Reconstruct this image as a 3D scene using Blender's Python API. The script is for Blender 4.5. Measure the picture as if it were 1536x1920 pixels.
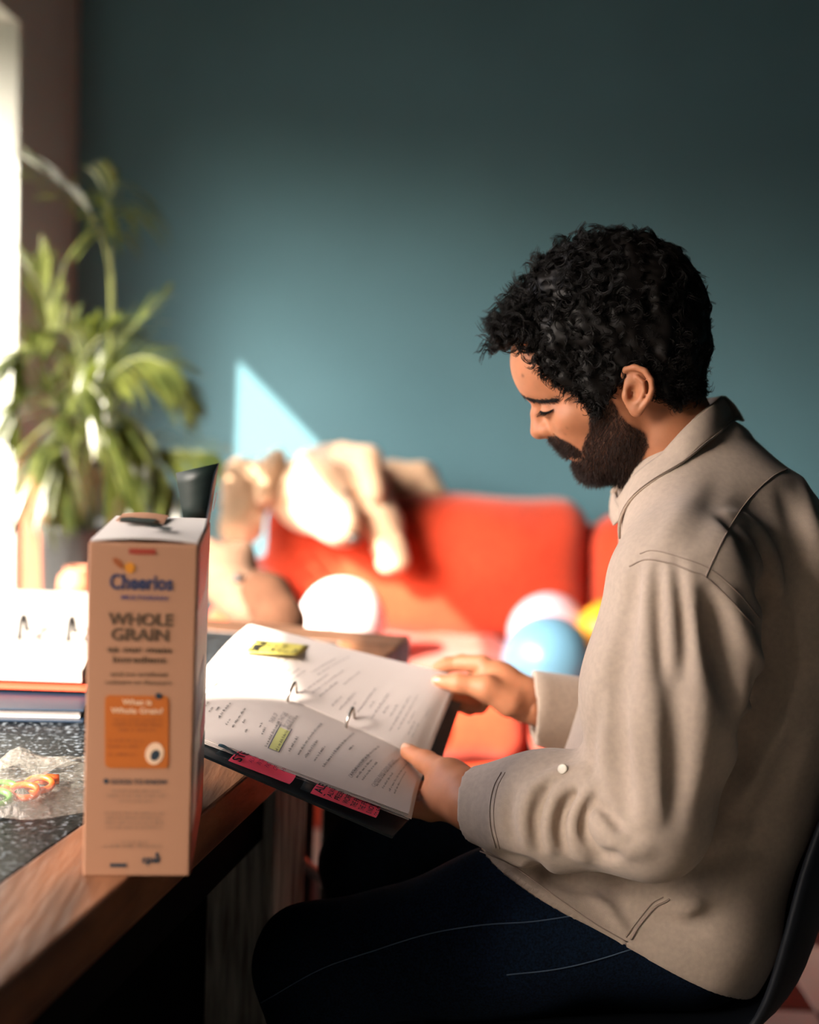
import bpy, bmesh, math, random
import numpy as np
from mathutils import Vector, Matrix

for _o in list(bpy.data.objects):
    bpy.data.objects.remove(_o, do_unlink=True)
SC = bpy.context.scene
COL = SC.collection
random.seed(7)
RNG = np.random.default_rng(7)

# ------------------------------------------------------------------ camera
F_PX = 2500.0                      # focal length in pixels of the 1536 x 1920 frame
CAM = np.array([0.0, 0.0, 1.18])
PITCH, ROLL = math.radians(6.16), math.radians(2.5)
_f = np.array([0, math.cos(PITCH), -math.sin(PITCH)])
_u0 = np.array([0, math.sin(PITCH), math.cos(PITCH)])
_r0 = np.array([1.0, 0, 0])
RT = math.cos(ROLL) * _r0 + math.sin(ROLL) * _u0
UP = math.cos(ROLL) * _u0 - math.sin(ROLL) * _r0
FW = _f

def ray(x, y):
    return FW + RT * (x - 768) / F_PX + UP * (960 - y) / F_PX
def PY(x, y, Y):
    d = ray(x, y); return CAM + d * (Y / d[1])
def PZ(x, y, Z):
    d = ray(x, y); return CAM + d * ((Z - CAM[2]) / d[2])

cd = bpy.data.cameras.new('camera'); cam = bpy.data.objects.new('camera', cd); COL.objects.link(cam)
cd.sensor_fit = 'VERTICAL'; cd.sensor_height = 38.4; cd.sensor_width = 30.72; cd.lens = 50.0
cd.clip_start = 0.05; cd.clip_end = 100
_m = Matrix(((RT[0], UP[0], -FW[0], CAM[0]), (RT[1], UP[1], -FW[1], CAM[1]), (RT[2], UP[2], -FW[2], CAM[2]), (0, 0, 0, 1)))
cam.matrix_world = _m
cd.dof.use_dof = True; cd.dof.focus_distance = 1.46; cd.dof.aperture_fstop = 2.2; cd.dof.aperture_blades = 0
SC.camera = cam

# ------------------------------------------------------------------ sky, sun, exposure
SC.view_settings.view_transform = 'Standard'
SC.view_settings.look = 'None'
SC.view_settings.exposure = 0.15
SC.view_settings.gamma = 1.0
SC.view_settings.use_curve_mapping = False

wd = bpy.data.worlds.new('sky'); SC.world = wd; wd.use_nodes = True
_n = wd.node_tree.nodes; _n.clear()
_bg = _n.new('ShaderNodeBackground'); _out = _n.new('ShaderNodeOutputWorld')
_sky = _n.new('ShaderNodeTexSky'); _sky.sky_type = 'NISHITA'; _sky.sun_disc = False
_sky.sun_elevation = math.radians(31.6); _sky.sun_rotation = math.radians(220.5); _sky.dust_density = 9.0; _sky.air_density = 0.5
_bg.inputs['Strength'].default_value = 1.1
wd.node_tree.links.new(_sky.outputs[0], _bg.inputs['Color'])
wd.node_tree.links.new(_bg.outputs[0], _out.inputs[0])

SUN_DIR = np.array([0.855, 1.0, -0.81]); SUN_DIR = SUN_DIR / np.linalg.norm(SUN_DIR)
sd = bpy.data.lights.new('sun', 'SUN'); sun = bpy.data.objects.new('sun', sd); COL.objects.link(sun)
sd.energy = 27.0; sd.angle = math.radians(0.53); sd.color = (1.0, 0.90, 0.76)
sun.rotation_euler = Vector(SUN_DIR).to_track_quat('-Z', 'Y').to_euler()
sun.location = (-3, -3, 4)

# ------------------------------------------------------------------ small helpers
def lin(h):
    h = h.lstrip('#'); c = [int(h[i:i + 2], 16) / 255 for i in (0, 2, 4)]
    return tuple((v / 12.92 if v <= 0.04045 else ((v + 0.055) / 1.055) ** 2.4) for v in c)

def mat(name, col, rough=0.6, metal=0.0, spec=0.5, var=None, bump=None, col2=None, trans=0.0, sss=0.0, alpha=1.0,
        stretch=None, sheen=0.0, coat=0.0, attr=None):
    """principled material; var=(scale, amount) mottles the colour, bump=(scale, strength, distance) gives fine relief"""
    m = bpy.data.materials.new(name); m.use_nodes = True
    nt = m.node_tree; N = nt.nodes; L = nt.links
    b = N['Principled BSDF']
    c = lin(col) if isinstance(col, str) else col
    b.inputs['Base Color'].default_value = (*c, 1)
    b.inputs['Roughness'].default_value = rough
    b.inputs['Metallic'].default_value = metal
    b.inputs['Specular IOR Level'].default_value = spec
    b.inputs['Transmission Weight'].default_value = trans
    b.inputs['Alpha'].default_value = alpha
    b.inputs['Sheen Weight'].default_value = sheen
    b.inputs['Coat Weight'].default_value = coat
    if sss:
        b.inputs['Subsurface Weight'].default_value = sss
        b.inputs['Subsurface Radius'].default_value = (0.012, 0.004, 0.002)
        b.inputs['Subsurface Scale'].default_value = 0.5
    tc = N.new('ShaderNodeTexCoord'); vec = tc.outputs['Object']
    if stretch:
        mp = N.new('ShaderNodeMapping'); mp.inputs['Scale'].default_value = stretch
        L.new(vec, mp.inputs['Vector']); vec = mp.outputs['Vector']
    colout = None
    if var:
        nz = N.new('ShaderNodeTexNoise'); nz.inputs['Scale'].default_value = var[0]; nz.inputs['Detail'].default_value = 6
        L.new(vec, nz.inputs['Vector'])
        mx = N.new('ShaderNodeMix'); mx.data_type = 'RGBA'
        c2 = (lin(col2) if isinstance(col2, str) else col2) if col2 else tuple(v * (1 - var[1]) for v in c)
        mx.inputs['A'].default_value = (*c, 1); mx.inputs['B'].default_value = (*c2, 1)
        rp = N.new('ShaderNodeMapRange'); rp.inputs['From Min'].default_value, rp.inputs['From Max'].default_value = (var[2], var[3]) if len(var) > 3 else (0.35, 0.65)
        L.new(nz.outputs['Fac'], rp.inputs['Value']); L.new(rp.outputs['Result'], mx.inputs['Factor'])
        colout = mx.outputs['Result']
    if attr:                                   # (attribute name, colour): painted colour of the thing itself
        at = N.new('ShaderNodeAttribute'); at.attribute_name = attr[0]
        m2 = N.new('ShaderNodeMix'); m2.data_type = 'RGBA'
        if colout: L.new(colout, m2.inputs['A'])
        else: m2.inputs['A'].default_value = (*c, 1)
        m2.inputs['B'].default_value = (*(lin(attr[1]) if isinstance(attr[1], str) else attr[1]), 1)
        L.new(at.outputs['Fac'], m2.inputs['Factor']); colout = m2.outputs['Result']
    if colout: L.new(colout, b.inputs['Base Color'])
    if bump:
        nb = N.new('ShaderNodeTexNoise'); nb.inputs['Scale'].default_value = bump[0]; nb.inputs['Detail'].default_value = 4
        L.new(vec, nb.inputs['Vector'])
        bp = N.new('ShaderNodeBump'); bp.inputs['Strength'].default_value = bump[1]; bp.inputs['Distance'].default_value = bump[2]
        L.new(nb.outputs['Fac'], bp.inputs['Height']); L.new(bp.outputs['Normal'], b.inputs['Normal'])
    return m

WT = {}                                         # world translation of each parent
def tag(o, label=None, cat=None, group=None, kind=None):
    if label: o['label'] = label
    if cat: o['category'] = cat
    if group: o['group'] = group
    if kind: o['kind'] = kind
    return o
def empty(name, loc, label, cat, group=None):
    o = bpy.data.objects.new(name, None); COL.objects.link(o); o.location = [float(v) for v in loc]
    o.empty_display_size = 0.05; WT[o.name] = np.array(loc, float)
    return tag(o, label, cat, group)
def link(name, me, m=None, parent=None):
    o = bpy.data.objects.new(name, me); COL.objects.link(o)
    if m: me.materials.append(m)
    if parent is not None:
        o.parent = parent; o.location = [-float(v) for v in WT.get(parent.name, np.zeros(3))]
    WT[o.name] = np.zeros(3)
    return o
def mk(name, V, Fc, m=None, parent=None, smooth=False):
    """mesh object from world-space vertices"""
    me = bpy.data.meshes.new(name)
    me.from_pydata([tuple(map(float, v)) for v in V], [], [tuple(map(int, f)) for f in Fc])
    if smooth: me.polygons.foreach_set('use_smooth', np.ones(len(me.polygons), bool))
    me.update()
    return link(name, me, m, parent)
def mk_np(name, V, Q, m=None, parent=None, smooth=True):
    """fast path for big numpy meshes (all quads or all tris)"""
    V = np.ascontiguousarray(V, np.float32); Q = np.ascontiguousarray(Q, np.int32); k = Q.shape[1]
    me = bpy.data.meshes.new(name)
    me.vertices.add(len(V)); me.vertices.foreach_set('co', V.ravel())
    me.loops.add(Q.size); me.loops.foreach_set('vertex_index', Q.ravel())
    me.polygons.add(len(Q)); me.polygons.foreach_set('loop_start', np.arange(len(Q), dtype=np.int32) * k)
    if smooth: me.polygons.foreach_set('use_smooth', np.ones(len(Q), bool))
    me.update(calc_edges=True); me.validate()
    return link(name, me, m, parent)
def merge(parts):
    V, Fc, n = [], [], 0
    for v, f in parts:
        V.extend(v); Fc.extend([tuple(i + n for i in q) for q in f]); n += len(v)
    return V, Fc
def bbox(o3, ax, ay, az, bev=0.0, seg=2):
    """box: centre o3 and three half-axis vectors, bevelled"""
    bm = bmesh.new(); bmesh.ops.create_cube(bm, size=2.0)
    ax, ay, az = (np.array(a, float) for a in (ax, ay, az))
    l = [np.linalg.norm(a) for a in (ax, ay, az)]
    for v in bm.verts: v.co = Vector((v.co.x * l[0], v.co.y * l[1], v.co.z * l[2]))
    if bev: bmesh.ops.bevel(bm, geom=list(bm.edges), offset=bev, segments=seg, profile=0.5, affect='EDGES')
    bm.verts.index_update()
    e = [a / n for a, n in zip((ax, ay, az), l)]
    V = [np.array(o3) + v.co.x * e[0] + v.co.y * e[1] + v.co.z * e[2] for v in bm.verts]
    Fc = [[v.index for v in f.verts] for f in bm.faces]
    if np.dot(np.cross(ax, ay), az) < 0: Fc = [f[::-1] for f in Fc]
    bm.free(); return V, Fc
def abox(lo, hi, bev=0.0, seg=2):
    lo, hi = np.array(lo, float), np.array(hi, float); c = (lo + hi) / 2; h = (hi - lo) / 2
    return bbox(c, (h[0], 0, 0), (0, h[1], 0), (0, 0, h[2]), bev, seg)
def frames(P):
    P = np.array(P, float); T = np.gradient(P, axis=0); T /= np.linalg.norm(T, axis=1)[:, None] + 1e-12
    a = np.array([0, 0, 1.0]) if abs(T[0][2]) < 0.9 else np.array([1.0, 0, 0])
    N = [np.cross(T[0], a)]; N[0] /= np.linalg.norm(N[0])
    for i in range(1, len(P)):
        n = N[-1] - T[i] * np.dot(N[-1], T[i]); N.append(n / (np.linalg.norm(n) + 1e-12))
    N = np.array(N); return T, N, np.cross(T, N)
def tube(P, r, k=8, cap=True):
    P = np.array(P, float); T, N, B = frames(P); r = np.broadcast_to(np.array(r, float), (len(P),))
    V, Fc = [], []
    for i in range(len(P)):
        for j in range(k):
            a = 2 * math.pi * j / k; V.append(P[i] + r[i] * (math.cos(a) * N[i] + math.sin(a) * B[i]))
    for i in range(len(P) - 1):
        for j in range(k):
            Fc.append((i * k + j, i * k + (j + 1) % k, (i + 1) * k + (j + 1) % k, (i + 1) * k + j))
    if cap: Fc.append(tuple(range(k))[::-1]); Fc.append(tuple((len(P) - 1) * k + j for j in range(k)))
    return V, Fc
def lathe(c, prof, k=32):
    """surface of revolution about z through c; prof = [(r, z)]"""
    V, Fc = [], []
    for r, z in prof:
        for j in range(k):
            a = 2 * math.pi * j / k; V.append((c[0] + r * math.cos(a), c[1] + r * math.sin(a), c[2] + z))
    for i in range(len(prof) - 1):
        for j in range(k):
            Fc.append((i * k + j, i * k + (j + 1) % k, (i + 1) * k + (j + 1) % k, (i + 1) * k + j))
    Fc.append(tuple(range(k))[::-1]); Fc.append(tuple((len(prof) - 1) * k + j for j in range(k)))
    return V, Fc
def spline(P, n):
    """Catmull-Rom through the points, n samples"""
    P = np.array(P, float); Q = np.vstack([2 * P[0] - P[1], P, 2 * P[-1] - P[-2]]); out = []
    for t in np.linspace(0, len(P) - 1, n):
        i = min(int(t), len(P) - 2); u = t - i; a, b, c, d = Q[i:i + 4]
        out.append(0.5 * (2 * b + (c - a) * u + (2 * a - 5 * b + 4 * c - d) * u * u + (3 * b - a - 3 * c + d) * u ** 3))
    return np.array(out)
def sheet(G, th, flip=False):
    """closed thin solid from a grid of points G[i][j]; th = thickness along the grid normal (downwards)"""
    G = np.array(G, float); n, m = G.shape[:2]
    du = np.gradient(G, axis=0); dv = np.gradient(G, axis=1); nr = np.cross(du, dv)
    nr /= np.linalg.norm(nr, axis=2)[..., None] + 1e-12
    if flip: nr = -nr
    B = G - nr * th
    V = list(G.reshape(-1, 3)) + list(B.reshape(-1, 3)); o = n * m; Fc = []
    for i in range(n - 1):
        for j in range(m - 1):
            a, b, c, d = i * m + j, (i + 1) * m + j, (i + 1) * m + j + 1, i * m + j + 1
            Fc.append((a, b, c, d)); Fc.append((o + d, o + c, o + b, o + a))
    for i in range(n - 1):
        Fc.append((i * m, o + i * m, o + (i + 1) * m, (i + 1) * m))
        Fc.append(((i + 1) * m + m - 1, o + (i + 1) * m + m - 1, o + i * m + m - 1, i * m + m - 1))
    for j in range(m - 1):
        Fc.append((j + 1, o + j + 1, o + j, j))
        Fc.append(((n - 1) * m + j, o + (n - 1) * m + j, o + (n - 1) * m + j + 1, (n - 1) * m + j + 1))
    if flip: Fc = [f[::-1] for f in Fc]
    return V, Fc
_txt = {}
def text2d(s, bold=0.0, shear=0.0):
    """2-D outline mesh of a string, cap height about 0.7, starts at x = 0"""
    key = (s, bold, shear)
    if key not in _txt:
        cu = bpy.data.curves.new('t', 'FONT'); cu.body = s; cu.offset = bold; cu.shear = shear; cu.resolution_u = 3
        ob = bpy.data.objects.new('t', cu); COL.objects.link(ob)
        dg = bpy.context.evaluated_depsgraph_get(); me = bpy.data.meshes.new_from_object(ob.evaluated_get(dg))
        V = [(v.co.x, v.co.y) for v in me.vertices]; Fc = [tuple(p.vertices) for p in me.polygons]
        bpy.data.objects.remove(ob); bpy.data.curves.remove(cu); bpy.data.meshes.remove(me)
        xs = [v[0] for v in V]; x0 = min(xs) if xs else 0
        _txt[key] = ([(x - x0, y) for x, y in V], Fc, (max(xs) - x0) if xs else 0)
    return _txt[key]
def put_text(s, fn, x, y, h, width=None, align='c', bold=0.0, shear=0.0):
    """text mapped on a surface fn(x, y) -> world point; h = line height"""
    V, Fc, w = text2d(s, bold, shear); k = h; kx = (width / w) if width else k
    off = {'c': -w / 2, 'l': 0, 'r': -w}[align]
    return [fn(x + (vx + off) * kx, y + vy * k) for vx, vy in V], Fc
def quad_on(fn, x0, y0, x1, y1):
    return [fn(x0, y0), fn(x1, y0), fn(x1, y1), fn(x0, y1)], [(0, 1, 2, 3)]
def patch_on(fn, x0, y0, x1, y1, nx=8, ny=3):
    V = [fn(x0 + (x1 - x0) * i / nx, y0 + (y1 - y0) * j / ny) for i in range(nx + 1) for j in range(ny + 1)]
    return V, [(i * (ny + 1) + j, (i + 1) * (ny + 1) + j, (i + 1) * (ny + 1) + j + 1, i * (ny + 1) + j + 1) for i in range(nx) for j in range(ny)]
def type_line(fn, x0, x1, y, h, rng):
    """a line of print too small to read: one small mark for each letter, gaps between words"""
    parts, x = [], x0; lw = h * 0.62
    while x < x1:
        for _ in range(rng.randint(2, 8)):
            if x > x1: break
            hh = h * rng.choice((0.6, 0.6, 0.66, 0.95)); s0 = rng.choice((.05, .2)); s1 = rng.choice((.55, .72))
            parts.append(quad_on(fn, x + lw * s0, y, x + lw * s1, y + hh)); x += lw
        x += lw * 1.3
    return parts
# ------------------------------------------------------------------ signed distance modelling
def smin(a, b, k):
    h = np.maximum(k - np.abs(a - b), 0) / k; return np.minimum(a, b) - h * h * k * 0.25
def smax(a, b, k): return -smin(-a, -b, k)
def s_cone(p, a, b, r1, r2):
    a = np.asarray(a, np.float32); b = np.asarray(b, np.float32); ba = b - a; pa = p - a
    t = np.clip(pa @ ba / (ba @ ba + 1e-12), 0, 1)
    return np.linalg.norm(pa - t[:, None] * ba, axis=1) - (r1 + (r2 - r1) * t)
def s_chain(p, P, R, k):
    d = None
    for i in range(len(P) - 1):
        e = s_cone(p, P[i], P[i + 1], R[i], R[i + 1]); d = e if d is None else smin(d, e, k)
    return d
def s_ell(p, c, r, ang=0.0):
    q = p - np.asarray(c, np.float32)
    if ang:
        ca, sa = math.cos(ang), math.sin(ang)
        q = np.stack([ca * q[:, 0] + sa * q[:, 1], -sa * q[:, 0] + ca * q[:, 1], q[:, 2]], 1)
    r = np.asarray(r, np.float32); k0 = np.linalg.norm(q / r, axis=1); k1 = np.linalg.norm(q / (r * r), axis=1)
    return k0 * (k0 - 1) / (k1 + 1e-9)
def s_ellf(p, c, axes, r):
    """ellipsoid with a frame of unit axes (rows)"""
    q = (p - np.asarray(c, np.float32)) @ np.asarray(axes, np.float32).T
    return s_ell(q, (0, 0, 0), r)
def surface(f, lo, hi, h, smooth=1):
    """surface nets of f = 0 inside a box, evaluated only near the surface"""
    lo = np.array(lo, np.float32); hi = np.array(hi, np.float32); B = 8
    nb = np.maximum(np.ceil((hi - lo) / (h * B)).astype(int), 1); n = nb * B + 1
    bi = np.stack(np.meshgrid(*[np.arange(k) for k in nb], indexing='ij'), -1).reshape(-1, 3)
    cen = lo + (bi + 0.5) * (h * B)
    fc = f(cen.astype(np.float32)); act = np.abs(fc) < h * B * 1.25
    D = np.empty(n, np.float32)
    big = np.where(fc > 0, 1.0, -1.0).reshape(nb).astype(np.float32)
    up = np.repeat(np.repeat(np.repeat(big, B, 0), B, 1), B, 2)
    D[:-1, :-1, :-1] = up; D[-1] = D[-2]; D[:, -1] = D[:, -2]; D[:, :, -1] = D[:, :, -2]
    loc = np.stack(np.meshgrid(*[np.arange(B + 1)] * 3, indexing='ij'), -1).reshape(-1, 3)
    ab = bi[act]
    for s in range(0, len(ab), 400):
        idx = (ab[s:s + 400, None, :] * B + loc[None]).reshape(-1, 3)
        v = f((lo + idx * h).astype(np.float32)); D[idx[:, 0], idx[:, 1], idx[:, 2]] = v
    for ax in range(3):                                            # closed at the box
        s = [slice(None)] * 3
        for e in (0, -1): s[ax] = e; D[tuple(s)] = np.maximum(D[tuple(s)], h * 0.5)
    S = D < 0
    c8 = [(i, j, k) for i in (0, 1) for j in (0, 1) for k in (0, 1)]
    sl = lambda A, o: A[o[0]:A.shape[0] - 1 + o[0], o[1]:A.shape[1] - 1 + o[1], o[2]:A.shape[2] - 1 + o[2]]
    cnt = sum(sl(S, o).astype(np.int8) for o in c8); cell = (cnt > 0) & (cnt < 8)
    ci = np.argwhere(cell); num = np.zeros((len(ci), 3), np.float32); den = np.zeros(len(ci), np.float32)
    for o in c8:
        for ax in range(3):
            if o[ax]: continue
            o2 = list(o); o2[ax] = 1
            a = D[ci[:, 0] + o[0], ci[:, 1] + o[1], ci[:, 2] + o[2]]; b = D[ci[:, 0] + o2[0], ci[:, 1] + o2[1], ci[:, 2] + o2[2]]
            x = (a < 0) != (b < 0); t = np.where(x, a / np.where(x, a - b, 1), 0)
            q = np.tile(np.array(o, np.float32), (len(ci), 1)); q[:, ax] = t
            num += np.where(x[:, None], q, 0); den += x
    V = lo + (ci + num / den[:, None]) * h
    ID = np.full(cell.shape, -1, np.int32); ID[tuple(ci.T)] = np.arange(len(ci))
    Q = []
    for ax in range(3):
        a0, a1 = [(1, 2), (2, 0), (0, 1)][ax]
        s0 = [slice(None)] * 3; s1 = [slice(None)] * 3; s0[ax] = slice(0, -1); s1[ax] = slice(1, None)
        x = S[tuple(s0)] != S[tuple(s1)]; e = np.argwhere(x)
        e = e[(e[:, a0] > 0) & (e[:, a1] > 0) & (e[:, a0] < n[a0] - 1) & (e[:, a1] < n[a1] - 1)]
        ins = S[tuple(s0)][tuple(e.T)]
        def cid(d0, d1):
            c = e.copy(); c[:, a0] -= d0; c[:, a1] -= d1; return ID[tuple(c.T)]
        q = np.stack([cid(1, 1), cid(0, 1), cid(0, 0), cid(1, 0)], 1)
        q[~ins] = q[~ins][:, ::-1]; Q.append(q)
    Q = np.vstack(Q)
    for _ in range(smooth):
        acc = np.zeros_like(V); w = np.zeros(len(V), np.float32)
        for i, j in ((0, 1), (1, 2), (2, 3), (3, 0)):
            for a, b in ((i, j), (j, i)):
                np.add.at(acc, Q[:, a], V[Q[:, b]]); np.add.at(w, Q[:, a], 1)
        V = 0.5 * V + 0.5 * acc / np.maximum(w, 1)[:, None]
    return V.astype(np.float32), Q
def trace_many(f, pts, t0=0.5, t1=5.0):
    """first points of f = 0 seen through pixels of the photograph (None where nothing is met)"""
    D = np.array([ray(x, y) for x, y in pts]); L = np.linalg.norm(D, axis=1); t = np.full(len(D), t0); live = np.ones(len(D), bool); hit = np.zeros(len(D), bool)
    for _ in range(220):
        if not live.any(): break
        v = np.full(len(D), 1.0); v[live] = f((CAM + D[live] * t[live, None]).astype(np.float32))
        h = live & (v < 0.0004); hit |= h; live &= ~h
        t[live] += np.maximum(v[live], 0.0004) / L[live] * 0.8
        live &= t < t1
    return [CAM + D[k] * t[k] if hit[k] else None for k in range(len(D))]
def trace(f, x, y, t0=0.5, t1=5.0): return trace_many(f, [(x, y)], t0, t1)[0]
def vnoise(p, s, seed=0):
    """cheap smooth pseudo-noise from sines, about -1..1"""
    r = np.random.default_rng(seed); d = np.zeros(len(p), np.float32)
    for i in range(5):
        k = r.normal(size=3); k *= s * (0.7 + 0.25 * i) / np.linalg.norm(k); d += np.sin(p @ k.astype(np.float32) + np.float32(r.uniform(0, 6.28)))
    return d / 2.6
# ================================================================== the room
XL, XR, YB, YN, ZC = -1.097, 2.3, 4.3, -1.6, 2.62     # left wall, right wall, back wall, wall behind, ceiling
REV, JY, LZ = 0.345, 3.68, 2.05                      # depth of the window reveal, its far jamb, its lintel
WY0 = 0.05                                          # near jamb of the window
W2a, W2b = -1.52, -0.88                              # unseen second window beside the camera, added for fill light
M_teal = mat('teal_paint', '#4f7581', 0.75, spec=0.25, var=(3.0, 0.06), bump=(220, 0.08, 0.001))
M_white = mat('white_plaster', '#a9ada6', 0.85, spec=0.2, var=(4, 0.05), bump=(150, 0.1, 0.001))
M_ceil = mat('ceiling_paint', '#2b2e30', 0.9, spec=0.1, var=(3, 0.04))
M_patio = mat('lawn', '#1b2013', 0.95, var=(6, 0.3), bump=(30, 0.6, 0.01))

def structure(o): o['kind'] = 'structure'; return o
structure(mk('wall_back', *abox((XL - REV, YB, 0), (XR + .1, YB + .12, ZC)), M_teal))
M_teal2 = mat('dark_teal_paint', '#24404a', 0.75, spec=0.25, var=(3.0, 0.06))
structure(mk('wall_right', *abox((XR, YN, 0), (XR + .1, YB, ZC)), M_teal2))
structure(mk('wall_front', *abox((XL - REV, YN - .1, 0), (XR + .1, YN, ZC)), M_teal2))
structure(mk('wall_left', *merge([abox((XL - REV, JY, 0), (XL, YB, ZC), 0.004, 1), abox((XL - REV, W2b, 0), (XL, WY0, ZC), 0.004, 1), abox((XL - REV, YN, 0), (XL, W2a, ZC), 0.004, 1),
                                  abox((XL - REV, WY0, LZ), (XL, JY, ZC)), abox((XL - REV, W2a, LZ), (XL, W2b, ZC))]), M_white))
structure(mk('ceiling', *abox((XL - REV, YN - .1, ZC), (XR + .1, YB + .12, ZC + .1)), M_ceil))
structure(mk('lawn', *abox((-90, -90, -0.16), (XL - REV, 90, -0.06)), M_patio))
# window: sill board and the slim frame on the outer face, open towards the room
M_frame = mat('frame_white', '#cfc6ba', 0.5, var=(8, 0.05))
structure(mk('window_1', *merge([abox((XL - REV - .05, WY0, -.02), (XL - .02, JY, 0.03), .006),
                                 abox((XL - REV - .05, JY, 0), (XL - REV, JY + .05, LZ + .05), .004),
                                 abox((XL - REV - .05, WY0 - .05, 0), (XL - REV, WY0, LZ + .05), .004),
                                 abox((XL - REV - .05, WY0, LZ), (XL - REV, JY, LZ + .05), .004)]), M_frame))
structure(mk('fill_window', *merge([abox((XL - REV - .05, W2a, -.02), (XL - .02, W2b, 0.03), .006),  # sill and frame of the added opening that lets in fill light
                                 abox((XL - REV - .05, W2b, 0), (XL - REV, W2b + .05, LZ + .05), .004),
                                 abox((XL - REV - .05, W2a - .05, 0), (XL - REV, W2a, LZ + .05), .004),
                                 abox((XL - REV - .05, W2a, LZ), (XL - REV, W2b, LZ + .05), .004)]), M_frame))
# checkered floor: every tile a piece of its own, joints recessed
M_grout = mat('grout', '#4a4640', 0.9)
M_tileL = mat('tile_cream', '#b9ab9c', 0.35, var=(5, 0.12), bump=(60, 0.05, 0.001))
M_tileD = mat('tile_black', '#14181b', 0.3, var=(5, 0.3))
floor = structure(mk('floor', *abox((XL - REV, YN - .1, -.06), (XR + .1, YB + .12, -.006)), M_grout))
TS = 0.30
tm = []
for m_ in (M_tileL, M_tileD):
    v, f = abox((-TS / 2 + .002, -TS / 2 + .002, -.006), (TS / 2 - .002, TS / 2 - .002, 0), .0015, 1)
    me = bpy.data.meshes.new('tile'); me.from_pydata([tuple(q) for q in v], [], f); me.materials.append(m_); tm.append(me)
x0, y0 = 0.812 - TS * 6, 2.42 - TS * 13
for i in range(12):
    for j in range(20):
        cx, cy = x0 + TS * (i + .5), y0 + TS * (j + .5)
        if cx - TS / 2 < XL - .02 or cx + TS / 2 > XR or cy + TS / 2 > YB or cy - TS / 2 < YN: continue
        t = bpy.data.objects.new('tile', tm[(i + j + 1) % 2]); COL.objects.link(t); t.parent = floor; t.location = (cx, cy, 0)

# ================================================================== breakfast table
TZ = 0.715
C0 = PZ(770, 1192, TZ); E_ = C0 - PZ(0, 1850, TZ); E_ /= np.linalg.norm(E_); N_ = np.array([-E_[1], E_[0], 0]); Z_ = np.array([0, 0, 1.0])
TL, TW, BW, TT = 1.95, 0.78, 0.100, 0.052
M_wood = mat('oiled_wood', '#8a5b3d', 0.42, var=(3.2, 0.5), col2='#543421', stretch=(9, 1.2, 9), bump=(14, 0.35, 0.003))
M_woodx = mat('oiled_wood_end', '#6f4b36', 0.42, var=(3.2, 0.5), col2='#402a1c', stretch=(1.2, 9, 9), bump=(14, 0.35, 0.003))
M_granite = mat('speckled_granite', '#06090d', 0.36, spec=0.2, var=(150, 0.5, .55, .68), col2='#6a727a', bump=(200, 0.4, 0.0015))
M_black = mat('black_metal', '#0a0b0d', 0.5, var=(20, 0.2))
M_matte = mat('black_paint', '#090a0c', 0.9, spec=0.08, var=(20, 0.2))
M_weather = mat('weathered_paint', '#c4beb4', 0.85, var=(7, 0.4), col2='#7a736b', stretch=(14, 14, 1.3), bump=(20, 0.5, 0.003))
table = empty('breakfast_table', C0 - E_ * TL / 2 + N_ * TW / 2 - Z_ * TZ, 'dark table with black speckled stone top framed by brown wooden boards', 'table')
def tbox(s0, s1, n0, n1, z0, z1, bev=.003):
    c = C0 - E_ * (s0 + s1) / 2 + N_ * (n0 + n1) / 2; c = np.array([c[0], c[1], (z0 + z1) / 2])
    return bbox(c, -E_ * (s1 - s0) / 2, N_ * (n1 - n0) / 2, Z_ * (z1 - z0) / 2, bev)
def tpt(s, n, z): c = C0 - E_ * s + N_ * n; return np.array([c[0], c[1], z])
tag(mk('frame_board', *tbox(BW + .001, TL - BW - .001, 0, BW, TZ - TT, TZ), M_wood, table), 'brown wooden board along the seat side')
mk('frame_board', *tbox(0, BW, 0, TW, TZ - TT, TZ, .004), M_woodx, table)
mk('frame_board', *tbox(TL - BW, TL, 0, TW, TZ - TT, TZ, .004), M_woodx, table)
mk('frame_board', *tbox(BW + .001, TL - BW - .001, TW - BW, TW, TZ - TT, TZ), M_wood, table)
tag(mk('stone_top', *tbox(BW + .0015, TL - BW - .0015, BW + .0015, TW - BW - .0015, TZ - .03, TZ - .001, .001), M_granite, table), 'black speckled stone slab')
mk('apron', *tbox(.06, TL - .06, .045, .065, TZ - .15, TZ - TT), M_matte, table)
mk('apron', *tbox(.06, TL - .06, TW - .065, TW - .045, TZ - .15, TZ - TT), M_black, table)
mk('apron', *tbox(.05, .07, .066, TW - .066, TZ - .15, TZ - TT), M_black, table)
mk('leg', *tbox(.09, .125, .075, .115, 0, TZ - TT), M_black, table)
mk('leg', *tbox(.10, .14, TW - .115, TW - .075, 0, TZ - TT), M_black, table)
mk('brace', *tube([tpt(.13, .095, .30), tpt(.55, .095, TZ - .16)], .010, 8), M_black, table)
mk('side_panel', *tbox(.13, TL - .12, .125, .145, 0, TZ - TT, .002), M_matte, table)
tag(mk('post', *tbox(.50, .65, .03, .12, 0, TZ - TT, .004), M_weather, table), 'weathered grey painted post')
tag(mk('post', *tbox(.66, .80, TW - .20, TW - .075, 0, TZ - TT, .004), M_weather, table), 'weathered grey painted post')
mk('leg', *tbox(TL - .14, TL - .10, .075, .115, 0, TZ - TT), M_black, table)
mk('leg', *tbox(TL - .14, TL - .10, TW - .115, TW - .075, 0, TZ - TT), M_black, table)

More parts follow.
